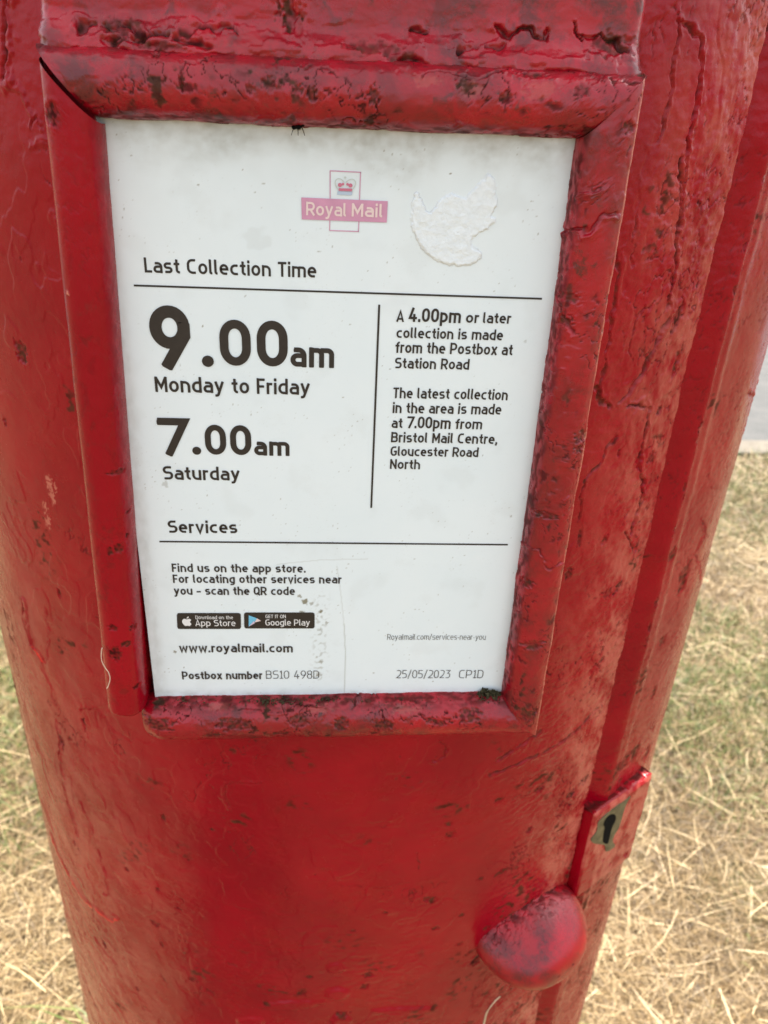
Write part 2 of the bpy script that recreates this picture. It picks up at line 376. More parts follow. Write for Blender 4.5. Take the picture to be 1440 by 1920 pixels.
    k(cu((782, 1600), (784, 1630)), .6, .4, .2, .7)
    for x, y, r_ in ((810, 1688, 3.6), (800, 1686, 2.8), (722, 1710, 1.6), (816, 1740, 2.6), (662, 1745, 1.8), (866, 1716, 2.0), (914, 1740, 2.8), (862, 1770, 2.4), (935, 1640, 3.2), (946, 1632, 3.0), (900, 1648, 2.2), (845, 1565, 3.4), (840, 1545, 2.4), (936, 1500, 2.8)):
        c(cyl_uv(x, y), r_, r_ * .7, .35, .35, .8, seed=x % 6)
    for x, y, r_ in ((690, 1828, 3.2), (684, 1850, 3.0), (580, 1832, 2.2), (640, 1902, 4.0), (565, 1862, 3.0), (500, 1882, 2.4)):
        c(cyl_uv(x, y), r_, r_ * .8, .5, .5, .7, seed=x % 6)
    # grime in the angle above the pull and over the lock
    k(cu((884, 1806), (905, 1782), (940, 1748), (980, 1712), (1020, 1686), (1050, 1672)), 3.2, .5, .3, .95, jit=2.0)
    for x, y, a_, b_ in ((1000, 1690, 4, 3), (1040, 1668, 5, 3), (960, 1720, 4, 3), (890, 1805, 3, 3), (1095, 1462, 4, 3), (1070, 1490, 3, 3)):
        c(cyl_uv(x, y), a_, b_, .5, .9, .4, seed=x % 5)
    r = np.random.default_rng(31)
    for j in range(110):                    # bitten door edge
        zc = r.uniform(.72, 1.42); c(((TH_A - abs(r.normal(0, .006))) * R0, zc), r.uniform(.4, 1.5), r.uniform(.8, 4.0), r.uniform(.2, .8), r.uniform(.1, .8), r.random() * .4, seed=j % 6)
    # top of the raised royal cypher peeping in at the bottom: crown cap and arches
    def raised(p, r_, ry, hgt, rot=0):
        cx, cy = cyl_uv(*p); du = sk.u - cx * 1000; dv = sk.v - cy * 1000
        a = du * math.cos(rot) + dv * math.sin(rot); b = -du * math.sin(rot) + dv * math.cos(rot)
        sk.h += hgt * (1 - sstep(.55, 1.05, np.hypot(a / r_, b / ry) + .12 * perlin(sk.u / 5, sk.v / 5, 130)))
    raised((632, 1862), 7.5, 6.5, 1.5); raised((630, 1815), 6, 5, 1.0); raised((545, 1884), 22, 5, 1.3, .28); raised((640, 1915), 7, 9, 1.6)
    raised((470, 1915), 12, 5, 1.2, .5); raised((760, 1895), 24, 4.5, 1.2, -.25)

def seam_r(th):
    """radius of the jamb beside the door: a rounded step up, a rim, then a flat cheek"""
    o = np.zeros_like(th)
    o = -.0040 + .0087 * sstep(TH_A - .004, TH_B, th)                       # hollow beside the door, then up to the rim
    x = (th - TH_B) * R0
    o = o + np.where(x > 0, .0042 * sstep(.004, .046, x) - .0012 * sstep(.0, .0016, x) + .0006 * np.exp(-((x - .0075) / .0028)**2), 0)
    return o

def cylinder_patch(t0, t1, z0, z1, nu, nv, roff=None):
    th = np.linspace(t0, t1, nu)[:, None] * np.ones((1, nv)); z = np.linspace(z0, z1, nv)[None, :] * np.ones((nu, 1))
    r = R0 + (roff(th) if roff else 0.0)
    P = np.stack([AX[0] + r * np.sin(th), AX[1] - r * np.cos(th), z], -1)
    return P, th, z

# door
nu, nv = 940, 1420
P, th, z = cylinder_patch(TH_L + .002, TH_A, Z0, Z1, nu, nv)
# edges of the door turn in towards the seam
edge = .0022 * sstep(.010, 0, th - TH_L) + .0075 * sstep(.0045 / R0, 0, TH_A - th)**2
P[..., 0] -= np.sin(th) * edge; P[..., 1] += np.cos(th) * edge
Nn = normals(P); sk = Skin(th * R0, z)
wear(sk, th); door_features(sk); sk.fade = FADE(th, z)
# flank near the lock edge is battered
mk = sstep(TH_A - .22, TH_A - .05, th); sk.h += mk * (.7 * fbm(sk.u / 6, sk.v / 9, 140, 4) - .2 * mk)
door = link('door', np_mesh('door', skinned(P, Nn, sk), grid_faces(nu, nv), skin_attrs(sk)), RED, box)

# the casing round the door: lock-side jamb in fine mesh, the rest of the drum, plinth and cap
parts_V = []; parts_F = []; at = {k: [] for k in ('rust', 'moss', 'pale', 'tone')}; off = 0
def add_patch(P, sk):
    global off
    n_ = P.shape[0] * P.shape[1]
    parts_V.append(P.reshape(-1, 3)); parts_F.append(grid_faces(P.shape[0], P.shape[1], off=off)); off += n_
    a = skin_attrs(sk)
    for k in at: at[k].append(a[k].ravel())
nu, nv = 190, 1080
tt = np.concatenate([np.linspace(TH_A - .016, TH_B, 40, endpoint=False), np.linspace(TH_B, rad(72), nu - 40)])
th = tt[:, None] * np.ones((1, nv)); z = np.linspace(Z0, Z1, nv)[None, :] * np.ones((nu, 1))
zz = z * 1000
wob = .0011 * perlin(zz / 45, zz * 0, 150) + .0006 * perlin(zz / 12, zz * 0, 151)
rr = R0 + seam_r(th + wob * 6 * sstep(TH_A, TH_B, th))
P = np.stack([AX[0] + rr * np.sin(th), AX[1] - rr * np.cos(th), z], -1)
Nn = normals(P); sk = Skin(th * R0, z); wear(sk, th * .85, True); sk.fade = FADE(th, z)
sk.h *= .5; sk.rust *= .6; sk.pale *= .25 + .75 * sstep(rad(55), rad(61), th); sk.pale *= sstep(TH_B - .002, TH_B + .004, th)  # painted salmon reflection kept mainly near the silhouette
for pts in (((1420, 720), (1424, 750), (1410, 790), (1400, 815)), ((1312, 1080), (1304, 1040), (1322, 1000), (1318, 970)), ((1402, 735), (1412, 745))):
    sk.crack([cyl_uv(x, y, R0 + .007) for x, y in pts], 1.1, .6, .4, .8)
for x, y, a, b in ((1180, 1432, 7, 6), (1195, 1415, 5, 7), (1165, 1452, 5, 5), (1290, 1075, 5, 7), (1284, 1100, 3.5, 6), (1250, 1205, 3.2, 4), (1272, 1045, 3, 4), (1330, 1060, 2.2, 8), (1376, 860, 1.4, 2), (1345, 1290, 2, 3), (1212, 1410, 4.5, 6), (1230, 1300, 2.5, 5)):
    sk.chip(cyl_uv(x, y, R0 + .007), a, b, .5, .35, .9, seed=x % 5)
for k in range(60):                         # chipped rim
    zc = rng.uniform(.72, 1.38); sk.chip(((TH_B + rng.normal(0, .004)) * R0, zc), rng.uniform(.5, 1.6), rng.uniform(.8, 3.4), .5, rng.uniform(.2, .8), rng.random() * .4, seed=k % 6)
add_patch(skinned(P, Nn, sk), sk)
def coarse(t0, t1, z0, z1, nu, nv, roff=None):
    P, th, z = cylinder_patch(t0, t1, z0, z1, nu, nv, roff); sk = Skin(th * R0, z)
    sk.h += .3 * perlin(sk.u / 30, sk.v / 40, 1); add_patch(skinned(P, normals(P), sk), sk)
SR = float(seam_r(np.array([rad(72.0)]))[0])
coarse(rad(72), 2 * math.pi + TH_L, Z0, Z1, 90, 60, lambda t: SR * (1 - sstep(rad(72), rad(200), t)) + .0*t)
# turned rings below and above: plinth, drum foot, cornice and domed cap
def ring_band(prof, nu=96):
    th = np.linspace(0, 2 * math.pi, nu)[:, None]; pr = np.array(prof)
    r = pr[None, :, 0]; z = np.ones_like(th) * pr[None, :, 1]
    P = np.stack([AX[0] + r * np.sin(th), AX[1] - r * np.cos(th), z], -1); sk = Skin(th * r, z)
    add_patch(P, sk)
def dense(prof, step=.008):
    out = []
    for a, b in zip(prof[:-1], prof[1:]):
        n_ = max(2, int(math.dist(a, b) / step)); out += [tuple(np.array(a) + (np.array(b) - np.array(a)) * t) for t in np.linspace(0, 1, n_, endpoint=False)]
    return out + [prof[-1]]
ring_band(dense([(R0 + .012, .205), (R0 + .010, .26), (R0 + .001, .275), (R0, .5), (R0, Z0)]))
ring_band(dense([(R0, Z1), (R0, 1.64), (R0 + .008, 1.65), (R0 + .03, 1.67), (R0 + .042, 1.676), (R0 + .042, 1.705), (R0 + .03, 1.72), (R0 * .86, 1.745), (R0 * .6, 1.765), (R0 * .3, 1.777), (.001, 1.78)]))
body = link('casing', np_mesh('casing', np.concatenate(parts_V), np.concatenate(parts_F), {k: np.concatenate(v) for k, v in at.items()}), RED, box)
# black foot
parts_V.clear(); parts_F.clear(); at = {k: [] for k in at}; off = 0
ring_band(dense([(R0 + .03, -.02), (R0 + .03, .14), (R0 + .024, .18), (R0 + .012, .205)]))
link('foot', np_mesh('foot', np.concatenate(parts_V), np.concatenate(parts_F)), BLACKP, box)

# ------------------------------------------------------------------ notice frame
def W2(x, y, zf=0.0): return np.array([x * K, -zf * K, ZO + y * K])   # notice coordinates (rule widths) -> world
def bar(name, p0, p1, wid, H, m0=0.0, m1=0.0, round0=0.0, round1=0.0, base=-.10, p=2.3, nl=400, npf=84, skew=0.0, feat=None, seed=0, amp=1.0, mat_=None, floor=0.0, rim=0.0, worn_lit=0.0):
    """a half-round cast bead running p0 -> p1 along its inner edge; across = to the outer side (left of travel).
    m0/m1: how far the outer edge runs past the inner one (mitres)"""
    p0, p1 = np.array(p0, float), np.array(p1, float); L = np.linalg.norm(p1 - p0); d = (p1 - p0) / L; nrm = np.array([-d[1], d[0]])
    # profile: inner wall, bead, outer wall
    a = np.linspace(0, math.pi, npf - 16); ca, sa = np.cos(a), np.sin(a)
    bx = .5 - .5 * np.sign(ca) * np.abs(ca)**(2 / p); bh = sa**(2 / p)
    bx = bx + skew * bh * (bx - bx**2)
    xs = np.concatenate([np.zeros(8), bx, np.ones(8)]); hs_ = np.concatenate([np.linspace(base, 0, 8, endpoint=False), floor + (H - floor) * bh, np.linspace(0, base, 9)[1:]])
    if worn_lit: hs_ = np.where((xs > .86) & (hs_ > 0), np.minimum(hs_, H * (1 - .62 * ((xs - .86) / .14).clip(0, 1)**1.3)), hs_)
    if rim: hs_ = np.where(hs_ > 0, hs_ + rim * np.exp(-((xs - .93) / .05)**2), hs_)
    t = np.linspace(0, 1, nl)[None, :]; xs = xs[:, None]; hh = hs_[:, None] * np.ones_like(t); ac = xs * np.ones_like(t)
    sc = np.ones_like(t)
    if round0: sc = sc * np.sqrt(np.clip(1 - np.clip(1 - t * L / round0, 0, 1)**2.6, 0.0001, 1))
    if round1: sc = sc * np.sqrt(np.clip(1 - np.clip(1 - (1 - t) * L / round1, 0, 1)**2.6, 0.0001, 1))
    hh = np.where(hh > 0, hh * sc, hh); ac = .5 + (ac - .5) * (.55 + .45 * sc)
    al = (-m0 * ac) + (L + (m0 + m1) * ac) * t
    X = p0[0] + d[0] * al + nrm[0] * ac * wid; Y = p0[1] + d[1] * al + nrm[1] * ac * wid
    P = np.stack([X * K, -hh * K, ZO + Y * K], -1); Nn = normals(P)
    per = np.concatenate([[0], np.cumsum(np.hypot(np.diff(xs[:, 0]) * wid, np.diff(hs_)))])[:, None] * np.ones_like(t) * K
    sk = Skin(al * K + seed * .31, per); u, v = sk.u, sk.v
    sk.x = X; sk.y = Y; front = sstep(.0, .02, hh)
    sk.h += amp * (.22 * perlin(u / 30, v / 12, seed) + .13 * fbm(u / 4, v / 3, seed + 5, 4))
    for i, (s_, k_) in enumerate(((12, .16), (7, .12), (22, .16))):
        n = fbm(u / s_, v / (s_ * .8), seed + 20 + 9 * i, 3); mk = sstep(-.1, .25, perlin(u / 30, v / 20, seed + 60 + i))
        sk.h += amp * k_ * mk * sstep(.04, .065, n)
    a_ = np.abs(fbm(u / 7, v / 6, seed + 70, 3)); mk = sstep(.0, .3, perlin(u / 24, v / 14, seed + 74)) * amp
    f = (1 - sstep(.004, .045, a_)) * mk; sk.h -= .3 * f; sk.rust = np.maximum(sk.rust, .8 * f)
    f = sstep(.14, .34, fbm(u / 5, v / 3.6, seed + 80, 4)) * sstep(.0, .30, perlin(u / 28, v / 16, seed + 84)) * amp
    sk.h -= .22 * f; sk.rust = np.maximum(sk.rust, .65 * f); sk.moss = np.maximum(sk.moss, .5 * f * sstep(0, .2, perlin(u / 12, v / 12, seed + 86)))
    f = sstep(.20, .03, ac) * (hh > 0) * sstep(-.25, .3, fbm(u / 5, v / 3, seed + 90, 3)); sk.rust = np.maximum(sk.rust, .75 * f * min(amp, 1))
    f = sstep(.86, .99, ac) * (hh > 0) * sstep(-.15, .3, fbm(u / 5, v / 3, seed + 93, 3)); sk.rust = np.maximum(sk.rust, .5 * f * amp * (worn_lit == 0))
    if worn_lit: sk.pale = np.maximum(sk.pale, worn_lit * sstep(.875, .93, ac) * (hh > 0) * sstep(-.5, .1, fbm(u / 9, v / 2, seed + 97, 3)))  # worn outer edge, its sunlit salmon painted into the colour
    if feat: feat(sk)
    edge = np.minimum(t, 1 - t) * np.ones_like(hh); sk.h *= np.where((m0 or m1), sstep(0, .012, edge), 1)
    f = np.flip(grid_faces(P.shape[0], P.shape[1]), 1)
    V = skinned(P, -Nn if False else Nn, sk)
    o = link(name, np_mesh(name, V, f, skin_attrs(sk)), mat_ or RED_BAR, box)
    return o, P
def chipxy(sk, x, y, r, ry=None, **kw):      # chip given where the eye meets the bead in notice coordinates
    q = np.hypot(sk.x - x, sk.y - y); i = np.unravel_index(np.argmin(q), q.shape); sk.chip((sk.u[i] * MM, sk.v[i] * MM), r, ry, **kw)
def pn(px, py, h=.05):                      # photo point -> notice coordinates at bead height h
    p = on_plane(px, py, -h * K); return p[0] / K, (p[2] - ZO) / K
def crackxy(sk, pts, *a, **kw):
    out = []
    for x, y in pts:
        q = np.hypot(sk.x - x, sk.y - y); i = np.unravel_index(np.argmin(q), q.shape); out.append((sk.u[i] * MM, sk.v[i] * MM))
    sk.crack(out, *a, **kw)

WT = .135
iTL, iTR, iBR, iBL = (-.535, .362), (.527, .366), (.546, -1.270), (-.608, -1.284)
def f_top(sk):
    for x, y, r, ry in ((505, 158, 2.0, 2.4), (344, 150, .8, 3.2), (585, 176, 1.6, 2.0), (470, 165, 1.3, 1.5), (560, 168, 1.8, 1.6), (870, 158, 3.2, 2.5), (1000, 140, 4.2, 1.4), (945, 180, 2.4, 2.2), (1085, 170, 2.4, 2.0), (290, 102, 1.4, 1.2), (700, 180, 1.8, 3.0)):
        chipxy(sk, *pn(x, y), r, ry, dep=.5, rust=.8, moss=.4, seed=x % 5)
    for x, y, r, ry in ((1010, 170, 5, 3), (880, 165, 4, 2.6), (800, 150, 4, 2)):
        chipxy(sk, *pn(x, y), r, ry, dep=.25, rust=.1, pale=.2, seed=x % 4)
    crackxy(sk, [pn(*p) for p in ((790, 145), (820, 130), (860, 140), (900, 146), (960, 132))], .8, .5, .4, .6)
    crackxy(sk, [pn(*p) for p in ((345, 168), (340, 140), (352, 118), (370, 122))], .9, .4, .2, .6)
def f_right(sk):
    for x, y, r, ry in ((1088, 815, 2.6, 3.6), (1082, 838, 1.4, 2.6), (1062, 555, 1.6, 5), (1058, 600, 2, 3), (1020, 960, 1.6, 6), (1010, 830, 1.2, 4), (985, 1090, 2.2, 4), (1000, 1200, 2.4, 5), (1172, 240, 2.0, 2.4), (1060, 478, .9, .9), (990, 1330, 3, 4)):
        chipxy(sk, *pn(x, y), r, ry, dep=.5, rust=.55, moss=.6, seed=x % 5)
    crackxy(sk, [pn(*p) for p in ((1060, 444), (1100, 428), (1126, 400), (1150, 398))], 1.2, .7, .6, .4)
    crackxy(sk, [pn(*p) for p in ((1084, 366), (1104, 364), (1124, 352))], 1.0, -.8, .6, .0)
    crackxy(sk, [pn(*p) for p in ((1050, 560), (1062, 600), (1072, 622))], 1.0, .5, .4, .6)
    crackxy(sk, [pn(*p) for p in ((980, 1040), (1010, 1020), (1020, 1060), (1050, 1052))], .8, .5, .4, .6)
def f_bot(sk):
    for x, y, r, ry in ((440, 1350, 8, 3), (560, 1345, 5, 3.4), (640, 1348, 4, 3), (720, 1350, 5, 3), (820, 1345, 5, 2.2), (400, 1370, 4, 1.6), (300, 1352, 7, 4), (530, 1368, 4, 1.6), (700, 1368, 3, 1.6), (880, 1335, 5, 4), (620, 1322, 4, 1.6), (925, 1310, 3.2, 3.2), (345, 1325, 4, 2)):
        chipxy(sk, *pn(x, y), r, ry, dep=.45, rust=.75, moss=.45, seed=x % 6)
    for x, y, r, ry in ((410, 1330, 6, 2), (600, 1330, 7, 2), (760, 1330, 7, 2), (500, 1322, 5, 2)):
        chipxy(sk, *pn(x, y), r, ry, dep=.2, rust=.0, pale=.2, seed=x % 6)
    crackxy(sk, [pn(*p) for p in ((440, 1332), (480, 1330), (520, 1336), (560, 1326), (610, 1330))], .8, .5, .4, .8)
    crackxy(sk, [pn(*p) for p in ((660, 1330), (690, 1316), (712, 1322), (722, 1345))], .8, .5, .4, .8)
def f_left(sk):
    for x, y, r, ry in ((228, 1018, 2.4, 2.0), (212, 1022, 1.8, 1.4), (240, 1000, 1.0, .9), (216, 1164, 1.6, 2.0), (222, 1214, 4.0, 2.6), (240, 1195, 1.6, 2.4), (252, 1170, 1.4, 2), (232, 780, 1.2, 4), (225, 880, 1.2, 4.0), (240, 960, .8, 2), (102, 214, 3.2, 3.0), (260, 1280, 1.4, 2)):
        chipxy(sk, *pn(x, y), r, ry, dep=.35, rust=.9, moss=.3, rag=.4, seed=x % 5)
    chipxy(sk, *pn(135, 545), .7, .9, dep=-.3, rust=0, pale=1.6)
T_, P_ = 'frame', None
wl = .115
# top bar runs right -> left so that its outer side is up; the others follow round
fr_top, _ = bar('frame_bar', iTR, (iTL[0] + .0, iTL[1]), -WT, .075, m0=WT, m1=.112, nl=520, p=2.2, seed=1, feat=f_top, amp=1.15)
fr_right, _ = bar('frame_bar', iBR, iTR, -.128, .075, m0=.154, m1=WT, nl=760, p=2.6, seed=2, feat=f_right, amp=1.0, rim=.004, worn_lit=.85)
fr_bot, _ = bar('frame_bar', (iBL[0] + .0, iBL[1]), iBR, -.154, .074, m0=.0, m1=.128, nl=520, p=2.0, seed=3, feat=f_bot, amp=1.3, round0=.09)
fr_left, _ = bar('sliding_frame_bar', (-.527, .350), (-.583, -1.312), -.119, .085, m0=.118, m1=0, nl=700, p=2.5, seed=4, feat=f_left, amp=.28, round1=.03, mat_=RED, floor=.0)

link('frame_backing', py_mesh('frame_backing', [(lambda v: (v, [(0, 1, 3, 2), (4, 6, 7, 5), (0, 4, 5, 1), (2, 3, 7, 6), (0, 2, 6, 4), (1, 5, 7, 3)]))([W2(x, y, z) for x in (-.640, -.545) for y in (.30, .49) for z in (-.10, .012)])]), RED_BAR, box)
# raised boss above the frame, part of the door casting
nu, nv = 520, 150
xs = np.linspace(-.660, .668, nu)[:, None]; ys = np.linspace(.44, .92, nv)[None, :]
X = xs * np.ones_like(ys); Y = ys * np.ones_like(xs)
led = .52 + .012 * perlin(X * 5, X * 0, 3)
Zf = .038 * (1 - sstep(led - .02, led + .045, Y)) - .012
side = np.clip((np.abs(X - .004) - .615) / .052, 0, 1); Zf = Zf - .17 * (1 - np.sqrt(np.clip(1 - side**2.2, 0, 1)))
P = np.stack([X * K, -Zf * K, ZO + Y * K], -1); Nn = normals(P); sk = Skin(X * K, Y * K)
u, v = sk.u, sk.v; vl = sstep(.60, .50, Y)
sk.h += .3 * perlin(u / 30, v / 18, 1) + (.08 + .45 * vl) * fbm(u / 8, v / 3.2, 5, 4)
sk.h += .5 * vl * sstep(.04, .07, fbm(u / 12, v / 5, 25, 3))
def pk(*pts): return [(on_plane(x, y, 0)[0], on_plane(x, y, 0)[2] - ZO) for x, y in pts]
for pts, wd in ((((200, 80), (240, 78), (262, 74)), 2.0), (((228, 70), (280, 68), (318, 66)), 1.3), (((336, 62), (380, 56), (412, 50), (440, 58)), 1.8), (((335, 78), (360, 80), (392, 86)), 1.8), (((150, 55), (190, 40), (230, 52), (270, 62)), 1.4),
                (((862, 90), (900, 85), (945, 84)), 1.6), (((930, 60), (960, 64), (980, 50), (1020, 72), (1030, 55)), 1.2), (((1084, 38), (1090, 62), (1096, 84)), .9), (((1100, 74), (1130, 66), (1160, 80), (1180, 98)), 1.1), (((745, 118), (780, 112)), 2.4), (((770, 62), (800, 62)), 1.4)):
    sk.crack(pk(*pts), wd, 1.3, .5, .95, jit=1.8)
sk.chip(pk((540, 22))[0], 3.2, 5.0, .8, .5, .9, rot=.4); sk.chip(pk((556, 35))[0], 3.0, 4.0, .3, .1, .2)
for x, y, a, b in ((700, 92, 9, 2.0), (745, 105, 5, 2.2), (230, 50, 7, 2.5), (300, 88, 8, 1.2), (1150, 85, 6, 3)):
    sk.chip(pk((x, y))[0], a, b, .3, .55, .5, seed=x % 5)
link('raised_boss', np_mesh('raised_boss', skinned(P, Nn, sk), grid_faces(nu, nv), skin_attrs(sk)), RED_BAR, door)

# ------------------------------------------------------------------ lock
def slab(face, dirn, depth, bev, seed, res=90, feat=None, mat_=None):
    """a cast block with an outer face of four corners (tl, tr, br, bl) and sides going back along dirn"""
    tl, tr, br, bl = [np.array(c_, float) for c_ in face]
    a = np.linspace(-1, 1, res * 2); 
    lim = 1.0
    s = np.clip(a * 1.28, -1, 1); back = np.clip(np.abs(a) * 1.28 - 1, 0, .28) / .28
    sx, sy = s[:, None], s[None, :]; bx, by = back[:, None], back[None, :]
    fx, fy = (sx + 1) / 2, (sy + 1) / 2
    P = (bl * ((1 - fx) * (1 - fy))[..., None] + br * (fx * (1 - fy))[..., None] + tr * (fx * fy)[..., None] + tl * ((1 - fx) * fy)[..., None])
    dp = np.maximum(bx, by) * np.ones_like(fx * fy)
    P = P + np.array(dirn)[None, None, :] * (dp * depth)[..., None]
    return P, fx * np.ones_like(fy), fy * np.ones_like(fx), dp
LA = rad(33.4)                               # lock face turned this far from the front
ln = np.array([math.sin(LA), -math.cos(LA), 0]); 
d0 = ray(1108, 1535); pL = on_cyl(1108, 1535); pL = CAM + (pL - CAM) * (1 - .022 / np.linalg.norm(pL - CAM))
def on_lock(px, py): d = ray(px, py); k = ((pL - CAM) @ ln) / (d @ ln); return CAM + k * d
tl, tr, br, bl = on_lock(1106, 1535), on_lock(1216, 1461), on_lock(1186, 1606), on_lock(1087, 1681)
lw = float(np.hypot(*(tr - tl)[:2])); 
ex = np.array([math.cos(LA), math.sin(LA), 0])
zt = (tl[2] + tr[2]) / 2; zb = (bl[2] + br[2]) / 2; org = np.array([(tl[0] + bl[0]) / 2, (tl[1] + bl[1]) / 2, 0])
def lk(a, b, out=0.0): return org + ex * a * lw + np.array([0, 0, zb + (zt - zb) * b]) + ln * out
def lkab(px, py): p = on_lock(px, py) - org; return float(p @ ex) / lw, float((p[2] - zb) / (zt - zb))
P, fx, fy, dp = slab((lk(0, 1), lk(1, 1), lk(1, 0), lk(0, 0)), -ln, .046, .002, 5)
rim_ = np.maximum(np.abs(fx * 2 - 1), np.abs(fy * 2 - 1)); P = P - ln * (.0012 * sstep(.93, 1.0, rim_) * (dp < .01))[..., None]
Nn = normals(P); sk = Skin(fx * lw + dp * .03, fy * (zt - zb) + dp * .021); u, v = sk.u, sk.v
top = (dp > .0) & (fy > .97)
sk.h += .22 * fbm(u / 9, v / 9, 3, 3) + .6 * top * fbm(u / 5, v / 5, 9, 3)
sk.h += .25 * sstep(.04, .08, fbm(u / 12, v / 10, 14, 3))
n_ = fbm(u / 5, v / 5, 33, 3); sk.pale = np.maximum(sk.pale, .62 * (dp < .01) * sstep(-.35, .15, fbm(u / 10, v / 14, 60, 3)) * (1 - sstep(.30, .22, fx) * sstep(.45, .35, fy)))  # worn face with the straw's salmon reflection painted in
f = top * sstep(-.22, .02, n_) * sstep(.03, .10, dp); sk.rust = np.maximum(sk.rust, f * .9); sk.h -= .6 * f
sk.h = np.where((dp > 0) & ~top, sk.h * .4, sk.h)
for a_, b_, r_ in ((*lkab(1131, 1613), 1.25), (*lkab(1143, 1620), 1.25), (*lkab(1174, 1602), 2.2)):
    q = np.hypot(u - a_ * lw * 1000, (v - b_ * (zt - zb) * 1000) * .8); f = (1 - sstep(r_ * .8, r_ * 1.05, q)) * (dp < .01); sk.h -= 1.0 * f
lock = link('lock_plate', np_mesh('lock_plate', skinned(P, Nn, sk), grid_faces(*P.shape[:2]), skin_attrs(sk)), RED, box)
# bare brass patch round the keyhole, and the keyhole
def outline(pts, t=.0006, out=.0, sub=None):
    n_ = len(pts); F = [lk(*lkab(*p), out + t) for p in pts]; B = [lk(*lkab(*p), out - .001) for p in pts]
    return np.array(F + B), [tuple(range(n_))] + [(i, i + n_, (i + 1) % n_ + n_, (i + 1) % n_) for i in range(n_)]
def smooth_loop(pts, n_=8):
    out = []; L_ = len(pts)
    for i in range(L_):
        a, b, c_, d_ = (np.array(pts[(i + j - 1) % L_], float) for j in range(4))
        for t in np.linspace(0, 1, n_, endpoint=False):
            out.append(tuple(.5 * (2 * b + (c_ - a) * t + (2 * a - 5 * b + 4 * c_ - d_) * t * t + (3 * b - a - 3 * c_ + d_) * t**3)))
    return out
brass = smooth_loop([(1122, 1540), (1145, 1518), (1168, 1502), (1182, 1492), (1172, 1510), (1166, 1530), (1160, 1550), (1152, 1564), (1148, 1576), (1152, 1586), (1136, 1596), (1132, 1584), (1112, 1580), (1108, 1572), (1118, 1558)], 5)
esc = link('keyhole_plate', py_mesh('keyhole_plate', [outline(brass, .0004)]), BRASS, lock)
key = smooth_loop([(1146, 1526), (1153, 1528), (1152, 1538), (1146, 1550), (1142, 1566), (1138, 1580), (1130, 1578), (1131, 1564), (1133, 1552), (1131, 1544), (1137, 1532)], 5)
link('keyhole', py_mesh('keyhole', [outline(key, .0007)]), HOLE, esc)

# ------------------------------------------------------------------ round pull below the lock
kc = on_cyl(990, 1732); ka = math.atan2(kc[0] - AX[0], -(kc[1] - AX[1]))
kn = np.array([math.sin(ka), -math.cos(ka), 0]); kt = np.array([math.cos(ka), math.sin(ka), 0])
nu, nv = 440, 220
a = np.linspace(0, 2 * math.pi, nu)[:, None]; b = np.linspace(0, 1, nv)[None, :]
prof_r = np.where(b < .2, 1.0 + (.38 - .20 * np.cos(a)) * (1 - b / .2)**2 , np.cos((b - .2) / .8 * math.pi / 2)**.75)
prof_h = np.where(b < .2, -.15 + .15 * (b / .2), np.sin((b - .2) / .8 * math.pi / 2)**.95)
ra, rh = .0365, .036
kx = prof_r * np.cos(a) * ra; kz = prof_r * np.sin(a) * ra * (.62 + .06 * np.cos(a)); kh = prof_h * np.ones_like(a) * rh
P = kc + kt * kx[..., None] + np.array([0, 0, 1]) * kz[..., None] + kn * (kh - .004)[..., None]
P[..., 2] += -.006 * (kh / rh).clip(0, 1)
Nn = normals(P); sk = Skin(a * ra + 0 * b, b * .06 + 0 * a); u, v = sk.u, sk.v
sk.h += .2 * perlin(kx * 1000 / 12, kz * 1000 / 12, 4)
ups = sstep(.15, .6, np.sin(a)) * sstep(.62, .15, b)
ce = np.abs(fbm(kx * 1000 / 4.2, kh * 1000 / 4.2, 8, 2)); f = (1 - sstep(.01, .07, ce)) * ups
sk.h -= .5 * f; sk.rust = np.maximum(sk.rust, f * .9)
f = sstep(-.1, .15, fbm(kx * 1000 / 5, kh * 1000 / 4, 12, 3)) * sstep(.35, .8, np.sin(a)) * sstep(.40, .2, b); sk.rust = np.maximum(sk.rust, f)
for kx_, kz_, r_ in ((.35, -.25, 2.6), (-.05, -.35, 3.2), (.1, -.55, 1.8), (-.25, -.6, 2.2), (.55, -.05, 1.4), (.2, .1, 1.2), (-.1, .05, 1.0)):
    q = np.hypot(kx / ra - kx_, (kz / ra - kz_) * 1.3) * ra * 1000 / r_ + .5 * perlin(kx * 900, kz * 900, 51) + .4 * perlin(kx * 2200, kz * 2200, 52)
    f = (1 - sstep(.7, 1.0, q)) * (b > .25); sk.rust = np.maximum(sk.rust, f); sk.h -= .3 * f
knob = link('pull_knob', np_mesh('pull_knob', skinned(P, Nn, sk), grid_faces(nu, nv), skin_attrs(sk)), RED_BAR, box)

# ================================================================== THE NOTICE
notice = empty('collection_notice', (0, 0, ZO - 1.29 * K))
tag(notice, 'white printed collection times notice slid into the red frame of the post box', 'notice')
def pp(px, py): p = on_plane(px, py, 0.0); return p[0] / K, (p[2] - ZO) / K
nu, nv = 420, 620
X = np.linspace(-.562, .575, nu)[:, None] * np.ones((1, nv)); Y = np.linspace(-1.288, .42, nv)[None, :] * np.ones((nu, 1))
P = np.stack([X * K, 0 * X, ZO + Y * K], -1)
u, v = X * 135, Y * 135; dirt = np.zeros_like(u)
